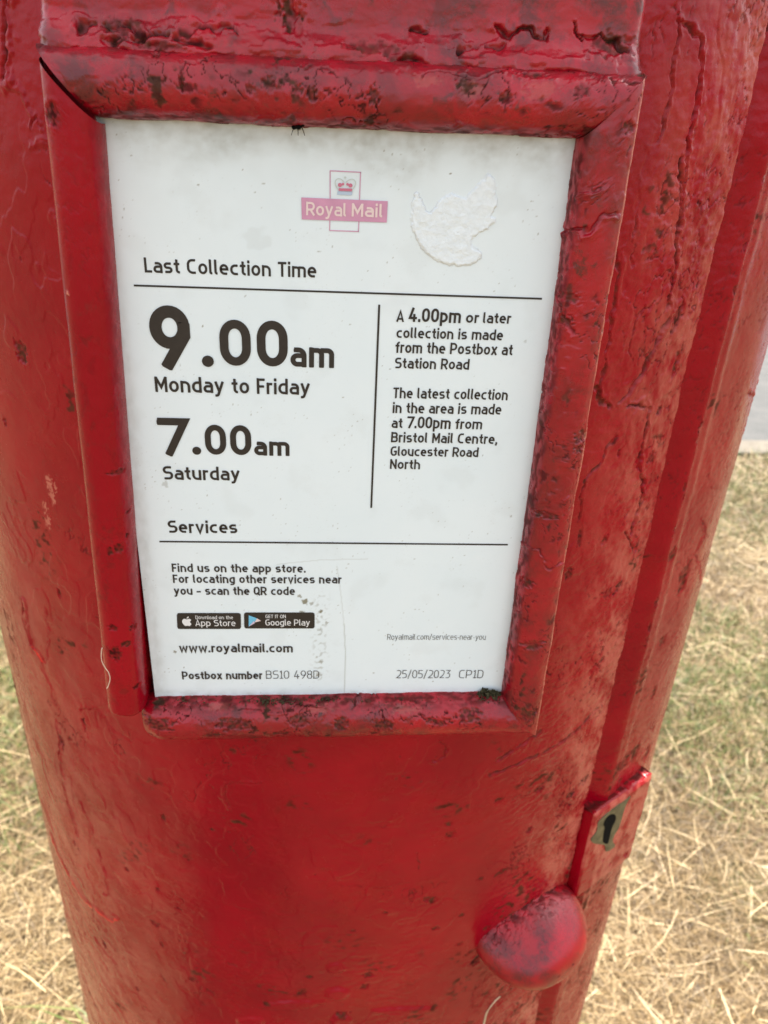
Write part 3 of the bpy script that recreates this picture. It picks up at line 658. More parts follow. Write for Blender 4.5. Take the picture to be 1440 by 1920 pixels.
# grime along top and left, darker upper part and right edge, specks, rain marks
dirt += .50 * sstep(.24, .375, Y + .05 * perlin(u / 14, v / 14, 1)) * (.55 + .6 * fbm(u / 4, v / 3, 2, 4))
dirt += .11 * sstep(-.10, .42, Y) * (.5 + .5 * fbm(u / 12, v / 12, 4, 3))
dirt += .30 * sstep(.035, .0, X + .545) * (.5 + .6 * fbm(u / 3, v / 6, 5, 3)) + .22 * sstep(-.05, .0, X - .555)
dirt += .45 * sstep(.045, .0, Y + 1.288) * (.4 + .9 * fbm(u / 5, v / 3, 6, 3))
dirt += .05 * sstep(.1, .5, fbm(u / 16, v / 16, 8, 4))
sp = sstep(.66, .80, perlin(u / .9, v / .9, 9)) * sstep(.05, .5, perlin(u / 12, v / 12, 10)); dirt += .6 * sp
def blob(px, py, r, k, seed=0):
    x, y = pp(px, py); q = np.hypot(u - x * 135, v - y * 135) / r + .6 * perlin(u / (r * .7), v / (r * .7), 20 + seed); dirt[...] += k * (1 - sstep(.6, 1.0, q))
for k, (x, y, r, q) in enumerate(((572, 1128, 1.5, .9), (562, 1118, 1.0, .7), (584, 1132, .9, .6), (602, 1146, .9, .7), (566, 1148, 1.1, .8), (612, 1168, .9, .6), (598, 1180, .9, .4), (328, 1222, .8, .9), (345, 1252, .35, 1), (598, 1265, 1.4, .45), (602, 1240, 1.1, .35),
                                 (594, 1232, .6, .5), (380, 612, .3, .9), (845, 325, .35, .9), (372, 347, .4, .7), (455, 318, .35, .7), (560, 240, .8, .9), (310, 908, 1.4, .35), (480, 445, 4.5, .08), (700, 1262, .35, .9), (812, 1278, .3, .9), (540, 1020, .5, .2), (958, 968, .6, .5), (985, 640, .6, .3), (560, 520, .3, .5), (460, 555, .4, .5))):
    blob(x, y, r, q, k)
x0, y0 = pp(600, 1185); dirt += .30 * np.exp(-((X - x0 + .00 * (Y - y0)) / .022)**2) * sstep(-1.24, -1.2, Y) * sstep(-.86, -.93, Y) * sstep(.15, .5, perlin(u / 1.6, v / 1.6, 30)) * 1.3
# fine crack and scratch of the clear face
for pts in (((632, 1062), (640, 1120), (645, 1170), (648, 1230), (646, 1300)), ((520, 1058), (600, 1050), (690, 1048)), ((432, 1172), (460, 1170))):
    for (xa, ya), (xb, yb) in zip(pts[:-1], pts[1:]):
        xa, ya = pp(xa, ya); xb, yb = pp(xb, yb); L = (xb - xa)**2 + (yb - ya)**2
        t = np.clip(((X - xa) * (xb - xa) + (Y - ya) * (yb - ya)) / L, 0, 1); d = np.hypot(X - xa - t * (xb - xa), Y - ya - t * (yb - ya)) * 135
        dirt = np.maximum(dirt, (.45 if pts[0][0] == 632 and ya < -.95 else .22) * (1 - sstep(.10, .30, d)))
P[..., 1] -= MM * (.12 * perlin(u / 60, v / 60, 40))
mt, nt, bs = mat('aged white notice'); g = N(nt); co = g.n('ShaderNodeTexCoord').outputs['Object']
da = g.attr('dirt'); base = g.mix(g.ramp(g.noise(co, 25, 4), [(.35, 0.0), (.65, 1.0)]), (.75, .84, .88), (.78, .86, .895))
fine = g.math('MULTIPLY', g.ramp(g.noise(co, 900, 4, .7), [(.58, 0.0), (.74, 1.0)]), g.ramp(g.noise(co, 60, 3), [(.45, 0.0), (.65, .22)]))
base = g.mix(fine, base, (.35, .33, .28))
g.l(g.mix(g.math('MULTIPLY', da, 1.0, True), base, (.20, .18, .115)), bs.inputs['Base Color'])
bs.inputs['Roughness'].default_value = .33
NOTICE = mt
sheet = link('sheet', np_mesh('sheet', P, grid_faces(nu, nv), dict(dirt=np.clip(dirt, 0, 1))), NOTICE, notice)
# white backing slip, whose edge shows at the foot and the left
def boxmesh(x0, x1, y0, y1, z0, z1):
    v = [W2(x, y, z) for x in (x0, x1) for y in (y0, y1) for z in (z0, z1)]
    return (v, [(0, 1, 3, 2), (4, 6, 7, 5), (0, 4, 5, 1), (2, 3, 7, 6), (0, 2, 6, 4), (1, 5, 7, 3)])
link('backing', py_mesh('backing', [boxmesh(-.563, .58, -1.2955, .42, -.022, -.004)]), flat_material('grey white backing', (.62, .62, .60), .5, .5, .1), notice)

# ------------------------------------------------------------------ lettering drawn with rounded strokes
def rp(*pts):
    """polyline with rounded corners; each point (x, y[, radius])"""
    out = []; n_ = len(pts)
    for i, p in enumerate(pts):
        r = p[2] if len(p) > 2 else 0
        if i in (0, n_ - 1) or not r: out.append((p[0], p[1])); continue
        a = np.array(pts[i - 1][:2], float); b = np.array(p[:2], float); c_ = np.array(pts[i + 1][:2], float)
        d1, d2 = np.linalg.norm(a - b), np.linalg.norm(c_ - b)
        ra = 1 if (i - 1 == 0 or len(pts[i - 1]) < 3) else .5; rc = 1 if (i + 1 == n_ - 1 or len(pts[i + 1]) < 3) else .5
        q1 = b + (a - b) / d1 * min(r, d1 * ra); q2 = b + (c_ - b) / d2 * min(r, d2 * rc)
        for t in np.linspace(0, 1, 9):
            k = .76                              # between a circle and a squarer curve
            e = q1 * (1 - t)**3 + 3 * (q1 + (b - q1) * k * .74) * t * (1 - t)**2 + 3 * (q2 + (b - q2) * k * .74) * t * t * (1 - t) + q2 * t**3
            out.append(tuple(e))
    return out
def loop(x0, y0, x1, y1, r):
    m_ = (x0 + x1) / 2; return rp((m_, y0), (x1, y0, r), (x1, y1, r), (x0, y1, r), (x0, y0, r), (m_, y0))
XH = .73
def glyph(c, w_, wide=1.0):
    o = w_ / 2; W_ = .56 * wide; L, R = o, W_ - o; B, T = o, XH - o; r = .27; q = .17; CW = .62 * wide; CR = CW - o; CT = 1 - o; M = .5
    if c == ' ': return [], .27
    if c == '.' and w_ > .2: return [[(o * 1.1 + w_ * .1 * math.cos(t), o * 1.1 + w_ * .1 * math.sin(t)) for t in np.linspace(0, 2 * math.pi, 17)]], w_ * 1.1
    if c == '.': return [[(o * 1.05, 0), (o * 1.05, w_ * 1.05)]], w_ * 1.05
    if c == ',': return [[(o * 1.2, w_ * 1.05), (o * 1.2, .02), (o * .6, -.13)]], w_ * 1.2
    if c == '/': return [[(.02, -.08), (.40, 1.04)]], .44
    if c == '–': return [[(0, .37), (.46, .37)]], .46
    if c == '-': return [[(0, .36), (.30, .36)]], .30
    if c == 'a': return [rp((L + .05, T), (R, T, q + .05), (R, 0)), rp((R, .42), (L, .42, q), (L, B, q), (R, B))], W_ - .02
    if c == 'b': return [[(L, 1), (L, 0)], rp((L, T), (R, T, r), (R, B, r), (L, B))], W_
    if c == 'c': return [rp((R - .02, T), (L, T, r), (L, B, r), (R - .02, B))], W_ - .05
    if c == 'd': return [[(R, 1), (R, 0)], rp((R, T), (L, T, r), (L, B, r), (R, B))], W_
    if c == 'e': return [rp((L, .375), (R, .375), (R, T, r), (L, T, r), (L, B, r), (R - .03, B))], W_
    if c == 'f': return [rp((.40, CT), (.12 + o, CT, q), (.12 + o, 0)), [(0, T - .01), (.38, T - .01)]], .40
    if c == 'g': return [rp((R, T), (L, T, r), (L, B, r), (R, B)), rp((R, XH), (R, -.25 + o, q + .04), (L + .04, -.25 + o))], W_
    if c == 'h': return [[(L, 1), (L, 0)], rp((L, T), (R, T, r), (R, 0))], W_
    if c == 'i': return [[(L, XH), (L, 0)], [(L, .84), (L, 1.01)]], w_
    if c == 'l': return [rp((L, 1), (L, B, .10), (L + .12, B))], w_ + .08
    if c == 'm':
        W2_ = .88 * wide; return [[(L, XH), (L, 0)], rp((L, T), (W2_ / 2, T, q), (W2_ / 2, 0)), rp((W2_ / 2 - .04, T), (W2_ - o, T, q), (W2_ - o, 0))], W2_
    if c == 'n': return [[(L, XH), (L, 0)], rp((L, T), (R, T, r), (R, 0))], W_
    if c == 'o': return [loop(L, B, R, T, r)], W_
    if c == 'p': return [[(L, XH), (L, -.25)], rp((L, T), (R, T, r), (R, B, r), (L, B))], W_
    if c == 'r': return [[(L, XH), (L, 0)], rp((L, T - .12), (L + .04, T, .1), (.36, T))], .37
    if c == 's': m_ = XH / 2; return [rp((R - .05, T), (L, T, q), (L, m_, q), (R - .03, m_, q), (R - .03, B, q), (L + .01, B))], W_ - .04
    if c == 't': return [rp((.11 + o, .93), (.11 + o, B, q), (.38, B)), [(0, T - .01), (.37, T - .01)]], .39
    if c == 'u': return [rp((L, XH), (L, B, r), (R, B)), [(R, XH), (R, 0)]], W_
    if c == 'v': return [[(o * .9, XH), (W_ / 2, .02), (W_ - o * .9, XH)]], W_
    if c == 'w':
        W2_ = .86; return [[(o * .8, XH), (W2_ * .27, .02), (W2_ / 2, XH - .08), (W2_ * .73, .02), (W2_ - o * .8, XH)]], W2_
    if c == 'x': return [[(.03 + o * .6, XH), (W_ - .03 - o * .6, 0)], [(W_ - .03 - o * .6, XH), (.03 + o * .6, 0)]], W_ - .02
    if c == 'y': return [[(o * .9, XH), (W_ / 2, .06)], rp((W_ - o * .9, XH), (W_ * .34, -.25 + o, .08), (.04, -.25 + o))], W_
    if c == 'k': return [[(L, 1), (L, 0)], [(R, XH), (L, .3)], [(L + .1, .4), (R, 0)]], W_
    if c == 'A': return [[(o * .8, 0), (CW / 2 + .01, .99), (CW + .02 - o * .8, 0)], [(.12, .27), (CW - .10, .27)]], CW + .02
    if c == 'B': return [rp((CR - .1, M + .02), (L, M + .02)), rp((L, CT), (CR - .03, CT, q), (CR - .03, M + .02, q), (L, M + .02)), rp((L, M + .02), (CR, M + .02, q), (CR, B, q), (L, B)), [(L, 1), (L, 0)]], CW
    if c == 'C': return [rp((CR - .02, CT), (L, CT, .3), (L, B, .3), (CR - .02, B))], CW - .02
    if c == 'D': return [[(L, 1), (L, 0)], rp((L, CT), (CR, CT, .3), (CR, B, .3), (L, B))], CW
    if c == 'E': return [[(L, 1), (L, 0)], [(L, CT), (.5, CT)], [(L, M), (.46, M)], [(L, B), (.5, B)]], .52
    if c == 'F': return [[(L, 1), (L, 0)], [(L, CT), (.52, CT)], [(L, .48), (.47, .48)]], .53
    if c == 'G': return [rp((CR - .02, CT), (L, CT, .3), (L, B, .3), (CR, B, .2), (CR, .47), (CW * .55, .47))], CW
    if c == 'I': return [[(L, 1), (L, 0)]], w_
    if c == 'L': return [rp((L, 1), (L, B), (.5, B))], .5
    if c == 'M': W2_ = .80; return [[(L, 0), (L, .97)], [(L, .94), (W2_ / 2, .30), (W2_ - o, .94)], [(W2_ - o, .97), (W2_ - o, 0)]], W2_
    if c == 'N': return [[(L, 0), (L, 1)], [(L, .93), (CR, .07)], [(CR, 0), (CR, 1)]], CW
    if c == 'O': return [loop(L, B, CR, CT, .3)], CW
    if c == 'P': return [[(L, 1), (L, 0)], rp((L, CT), (CR, CT, .25), (CR, .40, .25), (L, .40))], CW
    if c == 'Q': return [loop(L, B, CR, CT, .3), [(CW * .58, .26), (CW * 1.02, -.04)]], CW
    if c == 'R': return [[(L, 1), (L, 0)], rp((L, CT), (CR, CT, .25), (CR, .42, .25), (L, .42)), [(CW * .5, .42), (CR + .02, 0)]], CW
    if c == 'S': return [rp((CR - .03, CT), (L, CT, .22), (L, .52, .2), (CR, .52, .2), (CR, B, .22), (L + .0, B))], CW - .02
    if c == 'T': return [[(0, CT), (.58, CT)], [(.29, CT), (.29, 0)]], .58
    if c == '0': return [loop(L, B, W_ + .02 - o, CT, .3)], W_ + .02
    if c == '1': return [[(.02, .82), (.22, .97)], [(.22, 1), (.22, 0)]] + ([[(.02, B), (.42, B)]] if w_ < .12 else []), .36
    if c == '2': return [rp((L, CT - .02), (.12, CT, .1), (W_ - o, CT, .25), (W_ - o, .5, .2), (L, B), (W_, B))], W_
    if c == '3': return [rp((L, CT), (W_ - o, CT), (W_ * .45, .58), (W_ - o, .58, .2), (W_ - o, B, .25), (L, B))], W_
    if c == '4': return [[(.36, 1), (o, .27), (W_ + .04, .27)], [(W_ * .72, .55), (W_ * .72, 0)]], W_ + .04
    if c == '5': return [rp((W_ - .04, CT), (L + .02, CT), (L + .01, .55), (W_ - o, .58, .25), (W_ - o, B, .25), (L, B))], W_
    if c == '7': return [[(0, CT), (W_ - .01, CT), (.20, 0)]], W_
    if c == '8': return [loop(L + .02, .54, W_ - o - .02, CT, .2), loop(L, B, W_ - o, .54, .2)], W_
    if c == '9': return [loop(L, .40, W_ - o, CT, .27), rp((W_ - o, .72), (W_ - o, .52), (.22, 0))], W_
    raise ValueError(c)
LAYER = [0]
def stroke(pts, w_, rnd=True):
    """flat ribbon with mitred joints as (verts2d, faces)"""
    p = [np.array(pts[0], float)]
    for q in pts[1:]:
        if math.dist(q, p[-1]) > 1e-5: p.append(np.array(q, float))
    closed = len(p) > 3 and math.dist(p[0], p[-1]) < 1e-4
    if closed: p = p[:-1]
    if closed and np.ptp(np.array(p), axis=0).max() < w_ * .5:      # a dot: one filled disc
        q = np.array(p); c0 = q.mean(0); d = q - c0; d = d / np.linalg.norm(d, axis=1, keepdims=True); return c0 + d * w_ * .56, [tuple(range(len(q)))]
    n_ = len(p); Lv, Rv = [], []
    for i in range(n_):
        a = p[i - 1] if (i or closed) else None; b = p[(i + 1) % n_] if (i < n_ - 1 or closed) else None
        d1 = (p[i] - a) / np.linalg.norm(p[i] - a) if a is not None else None; d2 = (b - p[i]) / np.linalg.norm(b - p[i]) if b is not None else None
        if d1 is None: t = d2; k = 1
        elif d2 is None: t = d1; k = 1
        else:
            t = d1 + d2; nn = np.linalg.norm(t); t = t / nn if nn > 1e-6 else d1; k = min(1 / max(float(t @ d1), .35), 2.2)
        nr = np.array([-t[1], t[0]]) * w_ / 2 * k; Lv.append(p[i] + nr); Rv.append(p[i] - nr)
    V = Lv + Rv; F = []
    for i in range(n_ if closed else n_ - 1):
        j = (i + 1) % n_; F.append((i, i + n_, j + n_, j))
    if not closed and rnd:                       # softened ends
        for e, s_ in ((0, -1), (n_ - 1, 1)):
            a = p[e]; q = p[1] if e == 0 else p[-2]; d = (a - q) / np.linalg.norm(a - q); nr = np.array([-d[1], d[0]])
            c0 = a + nr * w_ * .32 + d * w_ * .10; c1 = a - nr * w_ * .32 + d * w_ * .10; k0 = len(V); V += [c0, c1]
            F.append((e, k0, k0 + 1, e + n_) if e else (e, e + n_, k0 + 1, k0))
    return np.array(V), F
def layout(text, w_, track=.125, wide=1.12):
    S = []; x = 0
    for c in text:
        g_, wd = glyph(c, w_, wide)
        for s in g_: S.append([(x + q[0], q[1]) for q in s])
        x += wd + track
    return S, x - track
def text(lines, name, material, parent, layer=.0012, label=None):
    """lines: (string, left px, right px, cap height px at that row, stroke weight); all joined into one printed block"""
    parts = []
    for s, a, b, cap, w_, *rest in lines:
        x0, y0 = pp(*a); x1, y1 = pp(*b); _, yt = pp(a[0], a[1] - cap); H = yt - y0
        S, Wd = layout(s, w_, *(rest or ()))
        sx = (x1 - x0) / Wd; yb = (y0 + y1) / 2; tilt = (y1 - y0) / (x1 - x0) * 0.35
        for i, st in enumerate(S):
            # horizontal fit by scaling the drawing, weight kept even
            st2 = [(q[0] * sx, q[1] * H) for q in st]; wv = w_ * (sx * .5 + H * .5)
            V, F = stroke(st2, wv); LAYER[0] = (LAYER[0] + 1) % 7
            z_ = layer + LAYER[0] * .00008
            parts.append(([W2(x0 + v_[0], yb - (y1 - y0) * .175 + tilt * v_[0] + v_[1], z_) for v_ in V], F))
    o = link(name, py_mesh(name, parts), material, parent)
    if label: o['label'] = label
    return o
def shape(pts, layer=.0012, in_px=True):
    q = [pp(*p) if in_px else p for p in pts]
    v = [W2(x, y, layer) for x, y in q]; return (v, [tuple(range(len(v)))[::-1]])
def line_px(pts, wpx, layer=.0012):
    q = [pp(*p) for p in pts]; V, F = stroke(q, wpx, rnd=False); return ([W2(x, y, layer) for x, y in V], F)

B_ = .172; H_ = .165; BIG = .215
heading = text([('Last Collection Time', (272, 512), (593, 519), 28, .165)], 'heading_text', INK, notice)
text([('Services', (316, 999), (445, 999), 23, .175)], 'heading_text', INK, notice)
times = text([('9', (287, 688), (361, 689), 116, .192), ('.', (379, 687), (402, 687), 82, .225), ('00', (414, 685), (540, 687), 86, .185), ('am', (545, 687), (626, 689), 50, .19),
              ('Monday to Friday', (292, 735), (581, 739), 29, .165),
              ('7', (301, 852), (351, 853), 69, .188), ('.', (361, 852), (378, 852), 56, .235), ('00', (386, 852), (472, 853), 56, .185), ('am', (477, 853), (543, 854), 35, .195),
              ('Saturday', (307, 899), (450, 900), 25, .17)], 'collection_time_text', INK, notice)
later = text([('A', (743, 603), (757, 603), 20, B_), ('4.00pm', (766, 603), (863, 605), 26, B_ + .01), ('or', (873, 605), (897, 605), 20, B_), ('later', (905, 606), (957, 606), 20, B_),
              ('collection is made', (743, 634), (942, 637), 20, B_), ('from the Postbox at', (741, 662), (960, 665), 21, B_), ('Station Road', (740, 691), (879, 692), 20, B_),
              ('The latest collection', (737, 747), (951, 749), 20, B_), ('in the area is made', (736, 775), (939, 776), 20, B_),
              ('at', (734, 802), (754, 802), 19, B_), ('7.00pm', (763, 802), (844, 804), 22, B_), ('from', (853, 804), (903, 804), 19, B_),
              ('Bristol Mail Centre,', (733, 829), (932, 832), 19, B_), ('Gloucester Road', (732, 855), (896, 856), 18, B_), ('North', (731, 879), (787, 879), 18, B_)], 'later_collection_text', INK, notice)
svc = text([('Find us on the app store.', (323, 1072), (573, 1073), 15.5, .18), ('For locating other services near', (325, 1093), (640, 1093), 15.5, .18), ('you – scan the QR code', (327, 1115), (553, 1115), 15.5, .18)], 'services_text', INK, notice)
text([('www.royalmail.com', (337, 1222), (549, 1223), 16, .18)], 'web_address_text', INK, notice)
text([('Postbox number', (342, 1273), (492, 1273), 14.5, .185)], 'box_number_text', INK, notice)
text([('BS10 498D', (499, 1272), (598, 1272), 15, .080, .18)], 'fine_print_text', INK, notice)
lite = text([('25/05/2023', (743, 1271), (843, 1271), 15, .080, .18), ('CP1D', (860, 1271), (905, 1271), 15, .080, .18)], 'fine_print_text', INK, notice)
text([('Royalmail.com/services-near-you', (726, 1199), (910, 1199), 10.5, .085, .19)], 'fine_print_text', INK, notice)
link('ruled_lines', py_mesh('ruled_lines', [line_px([(251, 535), (1016, 560)], .0046), line_px([(299, 1015), (952, 1021)], .0052), line_px([(711, 571), (696, 952)], .0052)]), INK, notice)

# faded emblem: upright outline, banner, crown
logo = link('emblem_banner', py_mesh('emblem_banner', [shape([(566, 411), (725, 417), (727, 377), (565, 370)][::-1], .0020)]), PINK, notice)
link('emblem_outline', py_mesh('emblem_outline', [line_px(p, .0022, .0012) for p in ([(619, 372), (619, 320)], [(618.2, 320), (677, 323)], [(676, 323), (674, 375)], [(673, 415), (672, 434)], [(673, 434), (617.5, 432)], [(618, 432), (618.4, 412)])]), PINK, logo)
text([('Royal', (574, 403), (649, 405.5), 25, .16, .10), ('Mail', (659, 405.5), (717, 407), 25, .16, .11)], 'emblem_lettering', CREAM, logo, layer=.0028)
def dot(px, py, r, layer=.0028, n_=10): return shape([(px + r * math.cos(2 * math.pi * i / n_), py - r * math.sin(2 * math.pi * i / n_)) for i in range(n_)][::-1], layer)
crown = link('crown_band', py_mesh('crown_band', [shape([(633, 358), (661, 359), (660, 366), (632, 365)][::-1], .0016)]), PALEBLUE, logo)
link('crown_arches', py_mesh('crown_arches', [line_px(rp((634, 356), (628, 346, 6), (629, 336, 6), (638, 334, 5), (646, 342)), .0022, .0018), line_px(rp((660, 357), (667, 347, 6), (666, 337, 6), (657, 335, 5), (648, 342)), .0022, .0020), line_px([(647, 330), (647, 336)], .0018, .0022), line_px([(644.5, 332.5), (649.5, 332.7)], .0018, .0024)]), PALECYAN, crown)
link('crown_cushion', py_mesh('crown_cushion', [dot(637.5, 346.5, 4, .0026), dot(657, 347.5, 4, .0026), dot(643, 345, 2.6, .0028), dot(651.5, 345.2, 2.6, .0028), line_px([(635, 355), (660, 356)], .006, .0030)]), FADEDRED, crown)

# two dark app badges
def rrect(a, b, c_, d_, r=5):
    pts = []
    cs = [a, b, c_, d_]
    for i in range(4):
        p0, p1, p2 = (np.array(cs[(i + j - 1) % 4], float) for j in range(3))
        for t in np.linspace(0, 1, 6):
            q0 = p1 + (p0 - p1) / np.linalg.norm(p0 - p1) * r; q1 = p1 + (p2 - p1) / np.linalg.norm(p2 - p1) * r
            pts.append(tuple(q0 * (1 - t)**2 + 2 * p1 * t * (1 - t) + q1 * t * t))
    return pts
b1 = link('app_badge', py_mesh('app_badge', [shape(rrect((331.5, 1149), (451.5, 1149), (452, 1179), (332.5, 1179)), .0012)]), INK, notice)
b2 = link('app_badge', py_mesh('app_badge', [shape(rrect((457.5, 1148), (590, 1148), (590, 1178), (458, 1178)), .0012)]), INK, notice)
text([('Download on the', (367, 1160), (437, 1160), 6.6, .13), ('App Store', (367, 1173), (442, 1173), 11.5, .13)], 'badge_lettering', WHITE, b1, layer=.0022)
text([('GET IT ON', (498, 1158), (536, 1158), 6.4, .13), ('Google Play', (498, 1172), (581, 1172), 11.5, .13)], 'badge_lettering', WHITE, b2, layer=.0022)
ap = smooth_loop([(351, 1160.5), (355.5, 1159.5), (358.5, 1162), (356.3, 1165.5), (359, 1169), (356, 1173), (353.5, 1172.6), (351, 1172.4), (348, 1173), (344, 1169.5), (341.5, 1164.5), (344, 1160), (347.5, 1159.6)], 4)
link('badge_emblem', py_mesh('badge_emblem', [shape(ap, .0022), shape(smooth_loop([(350.5, 1159), (351, 1156.5), (354, 1155), (353.6, 1157.5)], 4), .0022)]), WHITE, b1)
tri = link('badge_emblem', py_mesh('badge_emblem', [shape([(466.5, 1153), (466.5, 1174), (476, 1168), (482, 1158.5)][::-1], .0022)]), CYAN, b2)
link('emblem_tip', py_mesh('emblem_tip', [shape([(482, 1158.5), (477.5, 1166), (489.5, 1163.2)], .0026)]), CREAM, tri)
link('emblem_edge', py_mesh('emblem_edge', [shape([(466.5, 1174), (478, 1167.2), (476, 1163.5)], .0028)]), MAUVE, tri)

# ------------------------------------------------------------------ torn sticker
st = [(783, 358), (776, 364), (771, 384), (769, 405), (772, 425), (778, 445), (788, 463), (800, 476), (815, 487), (832, 495), (852, 499), (872, 499), (890, 494), (902, 484), (904, 474), (897, 468), (888, 463), (884, 455), (888, 447), (900, 438),
      (912, 432), (922, 422), (930, 410), (922, 404), (928, 394), (934, 380), (930, 364), (930, 345), (924, 330), (914, 325), (908, 334), (898, 342), (892, 352), (880, 360), (872, 370), (862, 367), (850, 362), (838, 364), (824, 374), (817, 384), (808, 396), (800, 394), (794, 380), (789, 368)]
st = smooth_loop(st, 3)
poly = np.array([pp(*p) for p in st]); lo, hi = poly.min(0) - .004, poly.max(0) + .004
nu, nv = 260, 260
X = np.linspace(lo[0], hi[0], nu)[:, None] * np.ones((1, nv)); Y = np.linspace(lo[1], hi[1], nv)[None, :] * np.ones((nu, 1))
X2 = X + .007 * fbm(X * 75, Y * 75, 3, 4); Y2 = Y + .004 * fbm(X * 90, Y * 90, 8, 3)
ins = np.zeros(X.shape, bool); dm = np.full(X.shape, 1e9)
for i in range(len(poly)):
    a, b = poly[i], poly[(i + 1) % len(poly)]
    cond = ((a[1] > Y2) != (b[1] > Y2)); xin = (b[0] - a[0]) * (Y2 - a[1]) / (b[1] - a[1] + 1e-12) + a[0]; ins ^= cond & (X2 < xin)
    L = ((b - a)**2).sum() + 1e-12; t = np.clip(((X2 - a[0]) * (b[0] - a[0]) + (Y2 - a[1]) * (b[1] - a[1])) / L, 0, 1)
    dm = np.minimum(dm, np.hypot(X2 - a[0] - t * (b[0] - a[0]), Y2 - a[1] - t * (b[1] - a[1])))
sdm = np.where(ins, dm, -dm)
lift = sstep(.0, .006, sdm)
hz = .0006 + lift * (.0032 + .0024 * fbm(X * 42, Y * 42, 5, 4) + .0005 * sstep(.02, .06, fbm(X * 20, Y * 20, 15, 3)))
hz = np.where(sdm < 0, -.002, hz)
P = np.stack([X * K, -hz * K, ZO + Y * K], -1)
Fq = grid_faces(nu, nv); keep = (sdm.ravel()[Fq] > -.0035).any(1)
mt, nt, bs = mat('torn white paper'); g = N(nt); co = g.n('ShaderNodeTexCoord').outputs['Object']
c_ = g.mix(g.ramp(g.noise(co, 420, 5, .7), [(.3, 0.0), (.6, 1.0)]), (.73, .79, .82), (.80, .86, .89))
c_ = g.mix(g.ramp(g.noise(co, 1100, 3, .7), [(.66, 0.0), (.76, .5)]), c_, (.45, .45, .43))
c_ = g.mix(g.math('MULTIPLY', g.attr('rim'), .5), c_, (.36, .36, .34)); g.l(c_, bs.inputs['Base Color']); bs.inputs['Roughness'].default_value = .8  # rim greyed: edge shadow and dirt painted into the colour
bp = g.n('ShaderNodeBump'); bp.inputs['Distance'].default_value = .0004; bp.inputs['Strength'].default_value = .5; g.l(g.noise(co, 700, 5, .7), bp.inputs['Height']); g.l(bp.outputs[0], bs.inputs['Normal'])
stk = link('torn_sticker', np_mesh('torn_sticker', P, Fq[keep], dict(rim=np.clip(1 - np.abs(sdm) / .003, 0, 1) * sstep(-.2, .4, perlin(X * 12, Y * 12, 9)))), mt)
tag(stk, 'torn remains of a round white sticker at the top right of the collection notice', 'sticker')

# ------------------------------------------------------------------ small clinging things
def tube(pts, r, n_=6, taper=True):
    p = [np.array(q, float) for q in pts]; V = []; F = []
    for i, q in enumerate(p):
        d = p[min(i + 1, len(p) - 1)] - p[max(i - 1, 0)]; d /= np.linalg.norm(d); a = np.cross(d, [0.3, .2, .9]); a /= np.linalg.norm(a); b = np.cross(d, a)
        rr_ = r * (1 - .5 * i / len(p) if taper else 1)
        V += [q + rr_ * (a * math.cos(2 * math.pi * k / n_) + b * math.sin(2 * math.pi * k / n_)) for k in range(n_)]
    for i in range(len(p) - 1):
        for k in range(n_): F.append((i * n_ + k, i * n_ + (k + 1) % n_, (i + 1) * n_ + (k + 1) % n_, (i + 1) * n_ + k))
    return np.array(V), F
def off_cyl(px, py, o=.001):
    p = on_cyl(px, py); d = ray(px, py); return p - d * o
s1 = link('dry_stalk', py_mesh('dry_stalk', [tube([off_cyl(*p, o=.0015) for p in ((906, 1925), (912, 1900), (920, 1886), (930, 1875), (938, 1868))], .0007)], True), STRAWONE)
tag(s1, 'short pale dry stalk stuck to the red paint left of the knob at the bottom', 'stalk')
hair = [(192, 1216), (190, 1235), (196, 1250), (204, 1262), (206, 1276), (198, 1288)]
s2 = link('fibre', py_mesh('fibre', [tube([on_plane(x, y, -.012) for x, y in smooth_loop(hair, 5)[:-5]], .00018, 5, False)], True), FIBRE)
tag(s2, 'thin curly pale fibre caught on the outer edge of the left frame bar', 'fibre')
# dead insect under the top bar
bug = []
for dx, dy, r in ((0, 0, .0011), (.0013, .0005, .0007), (-.0012, -.0003, .0008)):
    c0 = on_plane(559, 237, -.0035) + np.array([dx, 0, dy]); ph = np.linspace(0, math.pi, 8)[:, None]; az = np.linspace(0, 2 * math.pi, 10)[None, :]
    Pg = np.stack([c0[0] + r * np.sin(ph) * np.cos(az), c0[1] + r * np.sin(ph) * np.sin(az), c0[2] + .8 * r * np.cos(ph) * np.ones_like(az)], -1); bug.append((Pg.reshape(-1, 3), [tuple(q) for q in grid_faces(8, 10)]))
c0 = on_plane(559, 237, -.0035)
for dx in (-.001, 0, .001):
    bug.append(tube([c0 + np.array([dx, 0, 0]), c0 + np.array([dx * 1.6, -.001, -.0012]), c0 + np.array([dx * 2.0, -.0005, -.0024])], .00014, 4))
bg_ = link('insect', py_mesh('insect', bug, True), HOLE); tag(bg_, 'tiny black insect hanging under the top bar of the frame', 'insect')
# moss and grit gathered at the foot of the notice
V = []; F = []; o_ = 0
r = np.random.default_rng(5)
for k in range(900):
    x = r.choice([r.normal(.50, .03), r.normal(.33, .05), r.uniform(-.5, .52), r.normal(.0, .05), r.normal(-.20, .05)]); x = min(max(x, -.53), .535)
    hgt = (.010 + .022 * math.exp(-((x - .50) / .04)**2)) * r.random(); 
    c0 = W2(x, -1.288 + hgt, .004 + .03 * r.random() * (1.2 - hgt * 30)); q = r.normal(0, 1, (4, 3)) * (.00035 + .0004 * (x > .46)) + c0; V.append(q); F += [(o_, o_ + 1, o_ + 2), (o_, o_ + 2, o_ + 3), (o_, o_ + 3, o_ + 1), (o_ + 1, o_ + 3, o_ + 2)]; o_ += 4
mo = link('moss', np_mesh('moss', np.concatenate(V), np.array(F), smooth=False), flat_material('dark moss and grit', (.05, .045, .022), .9, .2, .5, scale=900))
